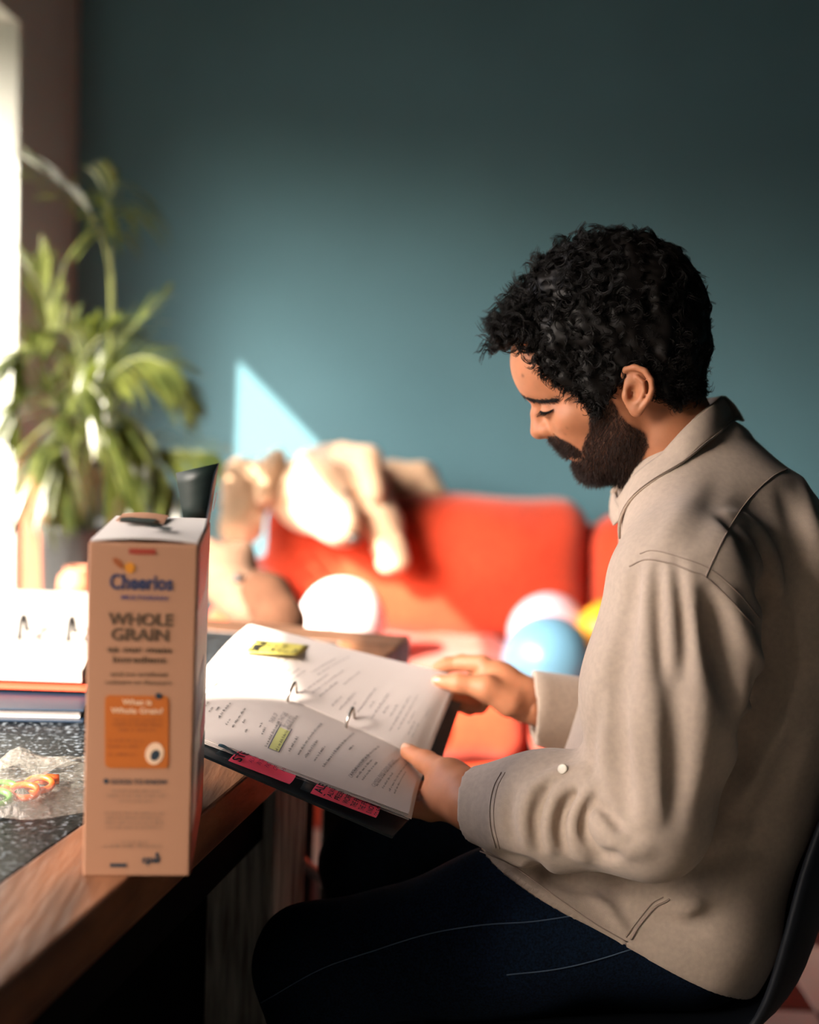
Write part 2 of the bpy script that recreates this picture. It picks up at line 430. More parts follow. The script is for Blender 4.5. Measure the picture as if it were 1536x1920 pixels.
# ================================================================== cereal box
BH = 0.302
fl = PZ(155, 1643, TZ); fr = PZ(355, 1643, TZ)
bd = PZ(222, 964, TZ + BH) - fl; bd[2] = 0; bd = bd / np.linalg.norm(bd) * 0.195
bw = fr - fl; bw[2] = 0; BWd = np.linalg.norm(bw); bw /= BWd
bdn = np.array([-bw[1], bw[0], 0]); bdn = bd / np.linalg.norm(bd)
fr = fl + bw * BWd
M_card = mat('box_card', '#a07459', 0.55, var=(6, 0.04))
M_cardw = mat('box_card_white', '#d9d2cc', 0.5, var=(6, 0.04))
M_ink = {k: mat('ink_' + k, c, 0.5) for k, c in dict(navy='#2b3350', brown='#54402f', grey='#7d6251', orange='#a8591c', red='#8e3222', pale='#d8b79a', gold='#c07a1e',
         dark='#23303a', rust='#8a4a25', green='#12211e', pink='#d8475f', scarlet='#e0532f', violet='#4a4468', white='#e9e4de', black='#0e1013').items()}
box = empty('cereal_box', (fl + fr) / 2 + bd / 2, 'tall tan cereal box with whole grain lettering and torn open lid', 'box')
zt = TZ + BH
q = [fl, fr, fr + bd, fl + bd]
V = [np.array([p[0], p[1], TZ]) for p in q] + [np.array([p[0], p[1], zt]) for p in q]
mk('carton', *bbox((fl + fr + bd) / 2 + np.array([0, 0, BH / 2]) - (fl[2] - TZ) * Z_, bw * BWd / 2, bd / 2, Z_ * BH / 2, .0015, 2), M_card, box)
lidn = np.cross(bw, bdn)
def side(x, y):                                        # the narrow panel facing the camera: x from its centre, y up
    return (fl + fr) / 2 * np.array([1, 1, 0]) + Z_ * (TZ + y) + bw * x - bdn * 0.0006
def sp(px, py):                                        # photo pixel -> panel coordinates
    h = (1643 - py) / 621; return (px - 255 - 13 * h) / 200 * BWd, h * BH
def on_side(col, name, items, lift=0.0):
    if len(items) > 1:                                  # every word or mark a piece of its own, fine print lines together
        for it in items:
            if it[0] != 'l': on_side(col, name, [it], lift)
        items = [it for it in items if it[0] == 'l']
        if not items: return
        name = 'fine_print'
    parts = []
    fn = lambda x, y: side(x, y) - bdn * lift
    for it in items:
        if it[0] == 't':
            _, s, xc, yb, hpx, wpx, b = it; x, y = sp(xc, yb)
            parts.append(put_text(s, fn, x, y, hpx / 621 * BH / 0.7, wpx / 200 * BWd, 'c', b))
        elif it[0] == 'q':
            _, xa, ya, xb, yb = it; a, b = sp(xa, yb), sp(xb, ya); parts.append(quad_on(fn, a[0], a[1], b[0], b[1]))
        elif it[0] == 'e':
            _, xc, yc, rx, ry, ang = it; V = []
            for k in range(20):
                u, v = rx * math.cos(k * .314159), ry * math.sin(k * .314159)
                V.append(fn(*sp(xc + u * math.cos(ang) - v * math.sin(ang), yc + u * math.sin(ang) + v * math.cos(ang))))
            parts.append((V[::-1], [tuple(range(20))]))
        elif it[0] == 'r':
            _, xa, ya, xb, yb, r = it; V = []
            for (cx, cy, a0) in ((xb - r, ya + r, -90), (xb - r, yb - r, 0), (xa + r, yb - r, 90), (xa + r, ya + r, 180)):
                for k in range(5):
                    a = math.radians(a0 + k * 22.5); V.append(fn(*sp(cx + r * math.cos(a), cy + r * math.sin(a))))
            parts.append((V[::-1], [tuple(range(20))]))
        elif it[0] == 'l':
            _, xa, xb, yb, hpx = it; a, b = sp(xa, yb), sp(xb, yb); parts += type_line(fn, a[0], b[0], a[1], hpx / 621 * BH, random)
    o = mk(name, *merge(parts), M_ink[col], box)
    if name == 'fine_print': o['kind'] = 'stuff'
    return o
on_side('red', 'print', [('q', 241, 1031, 290, 1041)])
on_side('rust', 'print', [('e', 222, 1058, 13, 6, .75)])
on_side('gold', 'print', [('e', 243, 1066, 9, 10, 0)])
on_side('navy', 'print', [('t', 'Cheerios', 264, 1105, 27, 116, .03)])
on_side('violet', 'print', [('t', 'MULTIGRAIN', 270, 1124, 8, 84, .02)])
on_side('brown', 'print', [('t', 'WHOLE', 263, 1171, 22, 120, .03), ('t', 'GRAIN', 261, 1199, 22, 106, .03), ('t', 'as our main', 261, 1221, 12, 118, .02),
                           ('t', 'Ingredient', 261, 1240, 12, 98, .02), ('t', 'and no artificial', 259, 1265, 8, 104, .01), ('t', 'colours or flavours', 259, 1280, 8, 122, .01)])
on_side('orange', 'print', [('r', 197, 1301, 315, 1437, 9)])
on_side('pale', 'print', [('t', 'What is', 256, 1318, 10, 54, .02), ('t', 'Whole Grain?', 256, 1334, 10, 96, .02), ('e', 289, 1409, 17, 21, .25)], .0003)
on_side('rust', 'print', [('l', 213, 300, 1348, 5), ('l', 211, 302, 1357, 5), ('l', 222, 290, 1367, 5), ('l', 203, 265, 1387, 5), ('l', 201, 262, 1398, 5), ('l', 203, 258, 1413, 5)], .0003)
on_side('dark', 'print', [('e', 290, 1412, 8, 11, .5), ('e', 296, 1301, 6, 6, 0)], .0006)
on_side('dark', 'print', [('e', 199, 1462, 5, 5, 0), ('t', 'GOOD TO KNOW', 261, 1467, 9, 104, .02), ('t', 'cpw', 283, 1617, 15, 34, .03), ('q', 291, 1597, 297, 1606), ('q', 206, 1618, 237, 1625)])
on_side('grey', 'print', [('l', 211, 300, 1482, 5), ('l', 201, 305, 1491, 5), ('l', 224, 282, 1501, 5)] + [('l', 196, 305 - 4 * (k % 2), 1524 + 9 * k, 5) for k in range(4)]
        + [('l', 228, 275, 1579, 5), ('l', 194, 304, 1587, 6)])
# broad panel on the right, seen at a glance: bands of colour
def broad(u, v):                                       # u 0..1 towards the back, v up
    return np.array([fr[0], fr[1], TZ]) + bd * u + Z_ * v * BH + bw * 0.0008
def on_broad(col, pts, lift=0):
    mk('print', [broad(*p) + bw * lift for p in pts], [tuple(range(len(pts)))], M_ink[col] if isinstance(col, str) else col, box)
on_broad('white', [(.01, .13), (.99, .13), (.99, .995), (.01, .995)])
on_broad('scarlet', [(.02, .80), (.6, .80), (.97, .9), (.97, .99), (.02, .99)], .0004)
on_broad('violet', [(.1, .40), (.7, .44), (.7, .58), (.1, .56)], .0004)
on_broad('pink', [(.55, .26), (.97, .3), (.97, .40), (.55, .36)], .0004)
on_broad('dark', [(.3, .13), (.99, .13), (.99, .27), (.4, .3)], .0004)
on_broad('red', [(.01, .004), (.99, .004), (.99, .13), (.01, .13)], .0002)
# top: lid panel with print, a torn flap standing on the right, another at the back
def top(u, v, z=0.0): return np.array([fl[0], fl[1], zt + z]) + bw * BWd * u + bd * v
G = [[top(u, v, .0015 + .006 * max(0, math.sin(3.1 * u)) * (1 - v) * .6) for u in np.linspace(0.01, .99, 9)] for v in np.linspace(.02, .98, 9)]
mk('lid', *sheet(G, -.001), M_cardw, box)
mk('print', [top(.16, .5, .0075), top(.5, .44, .0085), top(.5, .66, .0065), top(.3, .82, .005), top(.12, .7, .006)], [(0, 1, 2, 3, 4)], M_ink['green'], box)
mk('print', [top(.45, .25, .0095), top(.70, .20, .0075), top(.72, .32, .007), top(.5, .36, .0085)], [(0, 1, 2, 3)], M_ink['green'], box)
G = [[top(.08 + .5 * u, .98 - .30 * v - .1 * u, .004 + .003 * math.sin(u * 2.6) * (1 - .5 * v)) for u in np.linspace(0, 1, 8)] for v in np.linspace(0, 1, 4)]
mk('flap', *sheet(G, .0008), M_card, box)
def flap(pts, th, m):
    G = [[np.array(a) * (1 - t) + np.array(b) * t for t in np.linspace(0, 1, 5)] for a, b in pts]
    return mk('flap', *sheet(G, th), m, box, True)
rr = top(1, .45); rb = top(1, 1.0)
f1 = flap([(rr + bw * .0005, rr + Z_ * .018 + bw * .004), (top(1, .7) + bw * .0005, top(1, .72) + Z_ * .050 + bw * .006), (rb + bw * .0005, rb + Z_ * .058 + bw * .008)], .0008, M_ink['dark'])
f2 = flap([(top(.99, 1.0), top(1.0, 1.02) + Z_ * .058 + bw * .008), (top(.72, 1.0), top(.62, 1.03) + Z_ * .046 + bw * .0)], .0008, M_ink['green'])
mk('print', [top(1, .8, .012) + bw * .0045, top(1, .93, .012) + bw * .0045, top(1, .93, .03) + bw * .0075, top(1, .8, .03) + bw * .0075], [(0, 1, 2, 3)], M_ink['scarlet'], box)

# ================================================================== ring binder held by the man
Y_S, Y_N, Y_F = 1.63, 1.430, 1.825
sp_px = [(393, 1250), (470, 1281), (543, 1311), (655, 1361), (750, 1405), (789, 1441)]
far_px = [(470, 1173), (577, 1199), (680, 1226), (750, 1243), (829, 1262), (858, 1272)]
S_ = spline([PY(x, y, Y_S) for x, y in sp_px], 25)
FE = spline([PY(x, y, Y_F + .015 * (i / 5)) for i, (x, y) in enumerate(far_px)], 25)
Cn = PY(766, 1526, Y_N); NL = PY(390, 1386, Y_N); NL = Cn + (NL - Cn) * 1.27
NE = np.array([NL + (Cn - NL) * t for t in np.linspace(0, 1, 25)])
def page(a, b, lift, m=9, arch=0.006):
    return np.array([[a[i] + (b[i] - a[i]) * t + Z_ * (lift + arch * math.sin(math.pi * t) ) for t in np.linspace(0, 1, m)] for i in range(len(a))])
M_paper = mat('white_paper', '#d3cac6', 0.8, spec=0.2, var=(10, 0.03))
M_cover = mat('dark_cover', '#0f2028', 0.4, spec=0.5, var=(30, 0.12), bump=(300, 0.15, 0.0005))
M_tabb = mat('teal_card', '#1d4a5c', 0.6)
M_pink = mat('pink_note', '#ff5674', 0.6); M_yel = mat('yellow_note', '#d3c765', 0.6)
M_pen = mat('black_ink', '#15161c', 0.6); M_type = mat('grey_print', '#4b4847', 0.7); M_pencil = mat('pencil', '#8c8688', 0.7)
M_hi = mat('highlighter', '#c6c985', 0.7); M_steel = mat('steel', '#b9b4ac', 0.25, metal=1.0)
binder = empty('ring_binder', (S_[12] * .5 + NE[12] * .5) - Z_ * .03, 'open dark ring binder of printed script pages held in two hands', 'binder')
near = page(NE, S_, 0.0); farp = page(S_, FE, 0.002, arch=.004)
down = lambda G, d: G - np.array([0, 0, d])
# covers, a little larger than the pages
cr = PY(737, 1568, 1.395); cl = PY(389, 1418, 1.395); cl = cr + (cl - cr) * 1.27
sd_ = (S_[24] - S_[0]) / np.linalg.norm(S_[24] - S_[0])
SL = [S_[0] - sd_ * .008 + (S_[20] - S_[0] + sd_ * .045) * t - Z_ * .040 for t in np.linspace(0, 1, 9)]
NC = [cl + (cr - cl) * t for t in np.linspace(0, 1, 9)]
mk('cover', *sheet([[NC[i] + (SL[i] - NC[i]) * t for t in np.linspace(0, 1, 5)] for i in range(9)], .003), M_cover, binder)
FRc = PY(866, 1322, 1.80); FLc = FE[0] - Z_ * .030 - sd_ * .006
FC = [FLc + (FRc - FLc) * t for t in np.linspace(0, 1, 9)]
mk('cover', *sheet([[SL[i] - np.array([0, -.012, 0]) + (FC[i] - SL[i]) * t for t in np.linspace(0, 1, 5)] for i in range(9)], .003), M_cover, binder)
for k in range(4):                                     # loose leaves below the top sheets, edges a little out of line
    g = down(near, .0013 * (k + 1)) + sd_ * [.0, -.003, .004, .001][k] * 1.0 - (S_[12] - NE[12]) * [.004, .012, .0, .008][k]
    mk('sheet', *sheet(g, .0007), M_paper, binder)
    g = down(farp, .0025 * (k + 1)) + sd_ * [-.004, .002, -.007, .001][k]
    mk('sheet', *sheet(g, .0010), M_paper, binder)
pn = mk('page', *sheet(near, .0006), M_paper, binder)
pf = mk('page', *sheet(farp, .0006), M_paper, binder)
def onpage(G, lift=.0006):
    """(x along the text line from the near edge, y towards the top of the sheet) -> point; metres on an A4 sheet"""
    n, m = G.shape[:2]
    def fn(x, y):
        a = min(max((0.297 - y) / 0.297, 0), 1) * (n - 1); b = min(max(x / 0.205, 0), 1) * (m - 1)
        i, j = min(int(a), n - 2), min(int(b), m - 2); u, v = a - i, b - j
        return (G[i, j] * (1 - u) * (1 - v) + G[i + 1, j] * u * (1 - v) + G[i, j + 1] * (1 - u) * v + G[i + 1, j + 1] * u * v) + Z_ * lift
    return fn
fN, fFp = onpage(near), onpage(farp)
parts = []
rows = [(.262, .02, .12), (.256, .02, .15), (.246, .06, .075), (.238, .05, .065), (.232, .06, .075), (.224, .045, .095), (.212, .035, .055), (.204, .035, .095), (.196, .055, .065), (.188, .035, .045),
        (.176, .06, .075), (.170, .045, .065), (.160, .02, .10), (.148, .02, .14), (.136, .03, .075), (.126, .03, .15), (.118, .03, .09), (.108, .03, .08), (.096, .025, .17), (.086, .10, .12),
        (.066, .03, .16), (.059, .03, .10), (.052, .03, .10), (.034, .03, .15), (.026, .03, .09), (.017, .03, .19), (.010, .03, .12)]
for y, a, b in rows: parts += type_line(fN, a + .01, b + .01, y + .012, .0030, random)
mk('print', *merge(parts), M_type, pn)['kind'] = 'stuff'
parts = []
for k, y in enumerate(np.linspace(.235, .04, 26)):
    a = random.choice((.02, .03, .05, .08)); parts += type_line(fFp, a, a + random.choice((.03, .05, .02, .09, .07)), y, .0028, random)
mk('print', *merge(parts), M_pencil, pf)['kind'] = 'stuff'
for s, x, y in (('THINK OF', .095, .178), ('ALL THAT SHE', .095, .170), ('DID FOR YOU', .095, .162), ('CAMERA PANS AROUND', .035, .076), ('CAMERA PANS DOWN AROUND', .035, .048)):
    mk('handwriting', *put_text(s, fN, x, y, .0075, None, 'l', 0, .35), M_pencil, pn)
mk('highlight', *patch_on(lambda x, y: fN(x, y) - Z_ * .0002, .030, .1585, .092, .1695), M_hi, pn)
M_blue = mat('blue_ink', '#2b3a55', 0.6)
mk('pen_box', *merge([patch_on(fN, .028, .1575, .100, .1583), patch_on(fN, .028, .1697, .100, .1705), patch_on(fN, .028, .1575, .0288, .1705), patch_on(fN, .0992, .1575, .100, .1705)]), M_blue, pn)
# notes and tab along the near edge (stuck to the leaves, hanging over the cover)
def edge_note(o0, o1, i0, i1, m, name, drop=.0019):
    """strip from its outer edge o0-o1 (photo points over the cover) to the page edge i0-i1 and on between the leaves"""
    a, b_ = PY(*o0, 1.405), PY(*o1, 1.405); c_, d_ = PY(*i0, Y_N + .002) - Z_ * drop, PY(*i1, Y_N + .002) - Z_ * drop; ext = np.array([.003, .018, .0006])
    G = []
    for t in np.linspace(0, 1, 13):
        p, q = a + (b_ - a) * t, c_ + (d_ - c_) * t
        G.append([p + (q - p) * s + Z_ * .0025 * math.sin(math.pi * s) * math.sin(5 * t + .5) for s in np.linspace(0, 1, 7)] + [q + ext * .5, q + ext])
    G = np.array(G); return mk(name, *sheet(G, .0004), m, binder), G
nt1, G1 = edge_note((428, 1426), (543, 1470), (449, 1405), (558, 1446), M_pink, 'sticky_note')
nt2, G2 = edge_note((582, 1487), (705, 1533), (598, 1464), (715, 1508), M_pink, 'sticky_note')
edge_note((409, 1398), (446, 1413), (413, 1390), (451, 1405), M_tabb, 'index_tab', .0034)
def onnote(G):
    n, m = G.shape[:2]; W = np.linalg.norm(G[-1, 0] - G[0, 0]); H = np.linalg.norm(G[0, -1] - G[0, 0])
    def fn(x, y):                                        # x from outer edge inwards, y = distance from the right end
        a = min(max(1 - y / W, 0), 1) * (n - 1); b = min(max(x / H, 0), 1) * (m - 1); i, j = min(int(a), n - 2), min(int(b), m - 2); u, v = a - i, b - j
        return G[i, j] * (1 - u) * (1 - v) + G[i + 1, j] * u * (1 - v) + G[i, j + 1] * (1 - u) * v + G[i + 1, j + 1] * u * v + Z_ * .0012
    return fn, W
fn, W = onnote(G1)
mk('handwriting', *merge([put_text('STEVIE', fn, .003, W - .013, .015, .056, 'l', .02)]), M_pen, nt1)
mk('handwriting', *merge([put_text(s, fn, .010 + .004 * i, W - .024 - .0085 * i, .0075, None, 'l', 0, .2) for i, s in enumerate(('ALWAYS', 'IN THE', 'PAST', 'OF IT', 'HIMSELF'))]), mat('magenta_ink', '#a01e4e', 0.6), nt1)
fn, W = onnote(G2)
mk('handwriting', *merge([put_text('ALEX', fn, .004, W - .012, .014, .036, 'l', .02), quad_on(fn, .002, W - .0155, .034, W - .0145)] +
   [put_text(s, fn, .004, W - .0235 - .0092 * i, .0088, None, 'l', .012) for i, s in enumerate(('ALWAYS', 'PRESENT', 'WORRIED', 'THE PAST', 'THE FUTURE', 'IS NOW', 'GO FOR'))]), M_pen, nt2)
# clear tape strips beside the notes
M_tape = mat('clear_tape', '#3a474e', 0.25, alpha=0.35)
edge_note((404, 1413), (427, 1424), (422, 1398), (446, 1405), M_tape, 'tape', .0030)
edge_note((563, 1479), (581, 1486), (576, 1455), (597, 1463), M_tape, 'tape', .0030)
# yellow note on the far page, its near edge lifting
# sit the note on the far page itself
def far_at(px, py):
    best = None
    from mathutils.geometry import intersect_line_plane
    d = ray(px, py); G = farp.reshape(-1, 3); t = (G - CAM) @ d / (d @ d); dist = np.linalg.norm(G - CAM - t[:, None] * d, axis=1)
    i = np.argsort(dist)[:4]; w = 1 / (dist[i] + 1e-4); Yv = (G[i, 1] * w).sum() / w.sum(); return PY(px, py, Yv)
qa, qb, qc, qd = far_at(457, 1229), far_at(557, 1243), far_at(579, 1213), far_at(480, 1203)
G = np.array([[(qa * (1 - t) + qb * t) * (1 - s) + (qd * (1 - t) + qc * t) * s + Z_ * (.0025 + .006 * (1 - s) ** 2 * (0.3 + t)) for s in np.linspace(0, 1, 7)] for t in np.linspace(0, 1, 9)])
ny = mk('sticky_note', *sheet(G, .0004), M_yel, binder, True)
fn, W = onnote(G)
mk('handwriting', *merge([put_text('SMILE', fn, .006, W - .016, .018, .052, 'l', .04)] + [put_text(s, fn, .008, W - .027 - .0105 * i, .0105, None, 'l', .012, .3) for i, s in enumerate(('IT IS THE', 'SAME AS', 'LAST DAY', 'SO', 'SLOW'))]), M_pen, ny)
# two steel rings through the spine
for (bx, by), (tx, ty) in (((540, 1309), (552, 1281)), ((650, 1356), (661, 1329))):
    b0 = PY(bx, by, Y_S - .014); b1 = PY(tx + 4, ty + 12, Y_S + .016); tp = PY(tx, ty, Y_S)
    P = spline([b0 - Z_ * .012, b0, b0 * .55 + tp * .45 + np.array([0, -.004, .002]), tp, b1 * .5 + tp * .5 + np.array([0, .006, .001]), b1 - Z_ * .01], 22)
    mk('ring', *tube(P, .0019, 10), M_steel, binder, True)
mk('spine_plate', *bbox(S_[12] - Z_ * .017, sd_ * .11, np.array([0, .011, 0]), Z_ * .0012, .0005), M_steel, binder)

# ================================================================== papers on the table at the left
M_ring = mat('dull_steel', '#2c2a28', 0.5, metal=0.6)
M_page = mat('grey_paper', '#8d8782', 0.85, spec=0.15, var=(10, 0.03))
M_red = mat('red_cover', '#c4432a', 0.45, spec=0.4, var=(20, 0.08))
M_navy = mat('navy_cover', '#0e1c2c', 0.4)
def P2(x, y, z): return PZ(x, y, z)
# dark binder underneath
nv = empty('closed_binder', (-.52, 1.75, TZ), 'dark navy binder lying closed under the open red binder', 'binder')
a, b = P2(-60, 1326, TZ + .018), P2(157, 1330, TZ + .018)
ed = (b - a) / np.linalg.norm(b - a); pd = np.array([-ed[1], ed[0], 0]); L_ = .31
c0 = b - ed * L_ / 2 + pd * .13
mk('cover', *bbox(c0 + Z_ * -.002, ed * L_ / 2, pd * .13, Z_ * .0016, .0008), M_navy, nv)
mk('cover', *bbox(c0 - Z_ * .0162, ed * L_ / 2, pd * .13, Z_ * .0016, .0008), M_navy, nv)
mk('page_block', *bbox(c0 - Z_ * .009 + pd * .002, ed * (L_ / 2 - .006), pd * .122, Z_ * .0052, .0006), M_paper, nv)
mk('spine', *bbox(c0 - Z_ * .009 + pd * .1305, ed * L_ / 2, pd * .0012, Z_ * .0084, .0006), M_navy, nv)
rb_ = empty('ring_binder', (-.55, 1.85, TZ + .02), 'open red ring binder of blank white pages left of the cereal box', 'binder')
z1 = TZ + .0215
a, b = P2(-80, 1290, z1), P2(163, 1298, z1)
ed = (b - a) / np.linalg.norm(b - a); pd = np.array([-ed[1], ed[0], 0]); L_ = .318; hw = .255
rc = b - ed * L_ / 2
def rpt(s, t, z): p = rc + ed * s + pd * t; return np.array([p[0], p[1], z])
def rsheet(name, s0, s1, t0, t1, zf, th, m, parent=rb_, bow=0.0):
    G = [[rpt(s, t, zf(t) + bow * math.sin(math.pi * (t - t0) / (t1 - t0))) for t in np.linspace(t0, t1, 11)] for s in np.linspace(s0, s1, 5)]
    return mk(name, *sheet(G, th), m, parent)
rsheet('cover', -L_ / 2, L_ / 2, 0, hw, lambda t: z1 + .004, .003, M_red)
rsheet('cover', -L_ / 2, L_ / 2, hw + .002, hw * 2, lambda t: z1 + .004 + max(0, t - hw) * .10, .003, M_red)
rsheet('page', -.148, .148, .018, hw - .004, lambda t: z1 + .024 - .010 * (t / hw) ** 2, .016, M_page, bow=.006)
rsheet('page', -.148, .148, hw + .006, 2 * hw - .02, lambda t: z1 + .018 + (t - hw) * .12, .012, M_page, bow=.008)
for px in (36, 131):
    c = P2(px, 1196, z1 + .02); s = float(np.dot(c - rc, ed)); c = rpt(s, hw, z1 + .014)
    P = [c + pd * .022 * math.cos(t) + Z_ * .034 * math.sin(t) for t in np.linspace(-.2, math.pi + .2, 22)]
    mk('ring', *tube(P, .0032, 8), M_ring, rb_, True)
# pen
pen = empty('pen', P2(60, 1334, TZ), 'black ballpoint pen with silver tip lying on the stone top', 'pen')
a, b = P2(-30, 1337, TZ + .0045), P2(118, 1339, TZ + .0045); c = P2(141, 1340, TZ + .0045)
mk('barrel', *tube([a, a + (b - a) * .5, b], .0045, 12), M_black, pen, True)
mk('tip', *tube([b, b + (c - b) * .5, c], [.0042, .0036, .0010], 12), M_steel, pen, True)
# ================================================================== plastic bag with scissors, on the stone top
def rbox(p, lo, hi, r, pf=0.0):
    lo, hi = np.array(lo, np.float32), np.array(hi, np.float32); c = (lo + hi) / 2; h = (hi - lo) / 2 - r
    q = np.abs(p - c) - h
    return np.linalg.norm(np.maximum(q, 0), axis=1) + np.minimum(q.max(axis=1), 0) - r
M_bag = mat('clear_film', '#a8a59c', 0.12, spec=0.8, alpha=0.2, bump=(70, 1.0, 0.006))
bc = PZ(40, 1492, TZ)
def bag_point(a, b, top):
    # a, b in -1..1; a rim that lies on the table, a crumpled upper side
    e = max(0.0, 1 - abs(a) ** 2.4) * max(0.0, 1 - abs(b) ** 2.2)
    n1 = math.sin(7 * a + 3 * b + 1) * math.sin(5 * b - 4 * a) ; n2 = math.sin(13 * a - 9 * b) * .5
    w = 1 + .10 * math.sin(4 * b + 2 * a)
    x = a * .105 * w + .006 * math.sin(9 * b); y = b * .070 * (1 + .14 * math.sin(5 * a)) + .02 * a
    z = TZ + .0012 + (e ** .6 * (.034 + .012 * n1 + .009 * n2) if top else 0.0)
    return np.array([bc[0] + x, bc[1] + y, z])
na, nb_ = 25, 19
V, Fc = [], []
for top_ in (True, False):
    for a in np.linspace(-1, 1, na):
        for b in np.linspace(-1, 1, nb_): V.append(bag_point(a, b, top_) + (0 if top_ else -1) * np.array([0, 0, .0004]))
for s in (0, 1):
    o = s * na * nb_
    for i in range(na - 1):
        for j in range(nb_ - 1):
            qd_ = (o + i * nb_ + j, o + (i + 1) * nb_ + j, o + (i + 1) * nb_ + j + 1, o + i * nb_ + j + 1)
            Fc.append(qd_ if s == 0 else qd_[::-1])
tag(mk('plastic_bag', V, Fc, M_bag), 'crumpled clear plastic bag lying flat in front of the pen', 'bag')
M_org = mat('orange_plastic', '#d8531a', 0.35); M_grn = mat('green_plastic', '#4f7d3a', 0.35)
def scissors(px, py, m, ang, label):
    c = PZ(px, py, TZ + .010); root = empty('scissors', (c[0], c[1], TZ + .002), label, 'scissors', 'scissors in the bag')
    ca, sa = math.cos(ang), math.sin(ang); d = np.array([ca, sa, 0]); n = np.array([-sa, ca, 0])
    for s, off in ((1, .0), (-1, .026)):
        cc = c + d * off * 0 + n * (.0 if s == 1 else .0245) + d * (.0 if s == 1 else .012)
        P = [cc + d * .0135 * math.cos(t) + n * .0105 * math.sin(t) + Z_ * .004 * math.sin(t) for t in np.linspace(0, 2 * math.pi, 25)]
        v, f = tube(P, .0036, 8, cap=False)
        shank = tube([cc - d * .012, cc - d * .030 + n * (.004 if s == 1 else -.006), cc - d * .046 + n * (.009 if s == 1 else -.011)], [.0040, .0036, .003], 8)
        mk('handle', *merge([(v, f), shank]), m, root, True)
    b0 = c - d * .040 + n * .011
    mk('blade', *merge([tube([b0, b0 - d * .035, b0 - d * .052], [.0032, .0026, .0006], 6)]), M_steel, root)
scissors(46, 1484, M_org, .15, 'orange handled scissors inside the clear plastic bag')
scissors(-6, 1496, M_grn, .5, 'green handled scissors inside the clear plastic bag at frame edge')
pc = PZ(88, 1462, TZ + .008)
cap_ = mk('marker', *tube([pc - np.array([.013, 0, 0]), pc, pc + np.array([.012, .004, 0])], [.004, .0062, .0055], 10), M_org, None, True)
tag(cap_, 'short orange marker under the film of the clear bag', 'marker')

# ================================================================== sofa
M_sofa = mat('orange_red_fabric', '#c03d20', 0.85, spec=0.2, var=(55, 0.25), bump=(260, 0.5, 0.002), sheen=0.2)
sofa = empty('sofa', (.5, 3.6, 0), 'orange red fabric sofa against the teal wall', 'sofa')
def cushion(name, lo, hi, r, puff, seed, h=.014, tilt=0.0):
    lo, hi = np.array(lo, float), np.array(hi, float); c = (lo + hi) / 2
    def f(p):
        q = p.copy()
        if tilt: q[:, 1] -= (p[:, 2] - lo[2]) * tilt
        e = (q - c.astype(np.float32)) / ((hi - lo) / 2).astype(np.float32)
        d = rbox(q, lo, hi, r)
        bulge = np.clip(1 - (e[:, 0] ** 2), 0, 1) * np.clip(1 - e[:, 2] ** 2, 0, 1)
        return (d - puff * bulge - .008 * vnoise(p, 14, seed) - .004 * vnoise(p, 34, seed + 9)) * .8
    V, Q = surface(f, lo - .12, hi + .14, h, 2)
    return mk_np(name, V, Q, M_sofa, sofa)
cushion('back_cushion', (-.40, 3.70, .40), (.525, 3.94, .815), .09, .05, 1, tilt=.12)
cushion('back_cushion', (.535, 3.70, .40), (1.40, 3.94, .775), .09, .05, 2, tilt=.12)
cushion('seat_cushion', (-.36, 3.02, .27), (.295, 3.72, .44), .055, .01, 3)
cushion('seat_cushion', (.305, 3.02, .27), (.96, 3.72, .44), .055, .01, 4)
cushion('seat_cushion', (.97, 3.02, .27), (1.62, 3.72, .44), .055, .01, 5)
cushion('arm', (-.47, 3.05, .10), (-.34, 4.02, .60), .06, .02, 6)
cushion('arm', (1.64, 3.05, .10), (1.80, 4.02, .60), .06, .02, 7)
cushion('frame', (-.40, 3.06, .08), (1.70, 4.12, .28), .03, 0, 8, .02)
cushion('frame', (-.42, 3.98, .10), (1.76, 4.20, .72), .05, 0, 9, .02)
for x, y in ((-.36, 3.14), (1.66, 3.14), (-.36, 4.04), (1.66, 4.04)):
    mk('leg', *lathe((x, y, 0), [(.018, 0), (.024, .09)], 12), M_black, sofa)

# balloons on the seat
def balloon(px, py, Y, r, col, label):
    c = PY(px, py, Y); m = mat('balloon_' + col.strip('#'), col, 0.25, spec=0.5, sss=0.0, var=(4, .03))
    root = empty('balloon', (c[0], c[1], c[2] - r), label, 'balloon', 'balloons on the sofa')
    prof = [(r * math.sin(t) * (1 - .06 * max(0, -math.cos(t))), -r * math.cos(t) * (1.0 if math.cos(t) < 0 else 1.10)) for t in np.linspace(.05, math.pi - .03, 22)]
    V, Fc = lathe((0, 0, 0), prof, 36)
    R = Matrix.Rotation(random.uniform(.5, 1.0), 3, 'X') @ Matrix.Rotation(random.uniform(-.3, .3), 3, 'Y')
    V = [np.array(R @ Vector(v)) + c for v in V]
    mk('skin', V, Fc, m, root, True)
    k = np.array(R @ Vector((0, 0, -r * 1.09))) + c; dn = np.array(R @ Vector((0, 0, -1)))
    mk('knot', *tube([k - dn * .004, k + dn * .004, k + dn * .012], [.004, .006, .010], 10), m, root, True)
balloon(642, 1163, 3.30, .110, '#efdede', 'white balloon on the sofa behind the table corner')
balloon(1030, 1188, 3.47, .112, '#e6bcc6', 'pale pink balloon peeking over the blue balloon')
balloon(1028, 1239, 3.22, .114, '#6fa0bb', 'light blue balloon in front of the pink balloon')
balloon(1146, 1190, 3.40, .095, '#e0a02c', 'yellow balloon half hidden behind the beige sleeve')

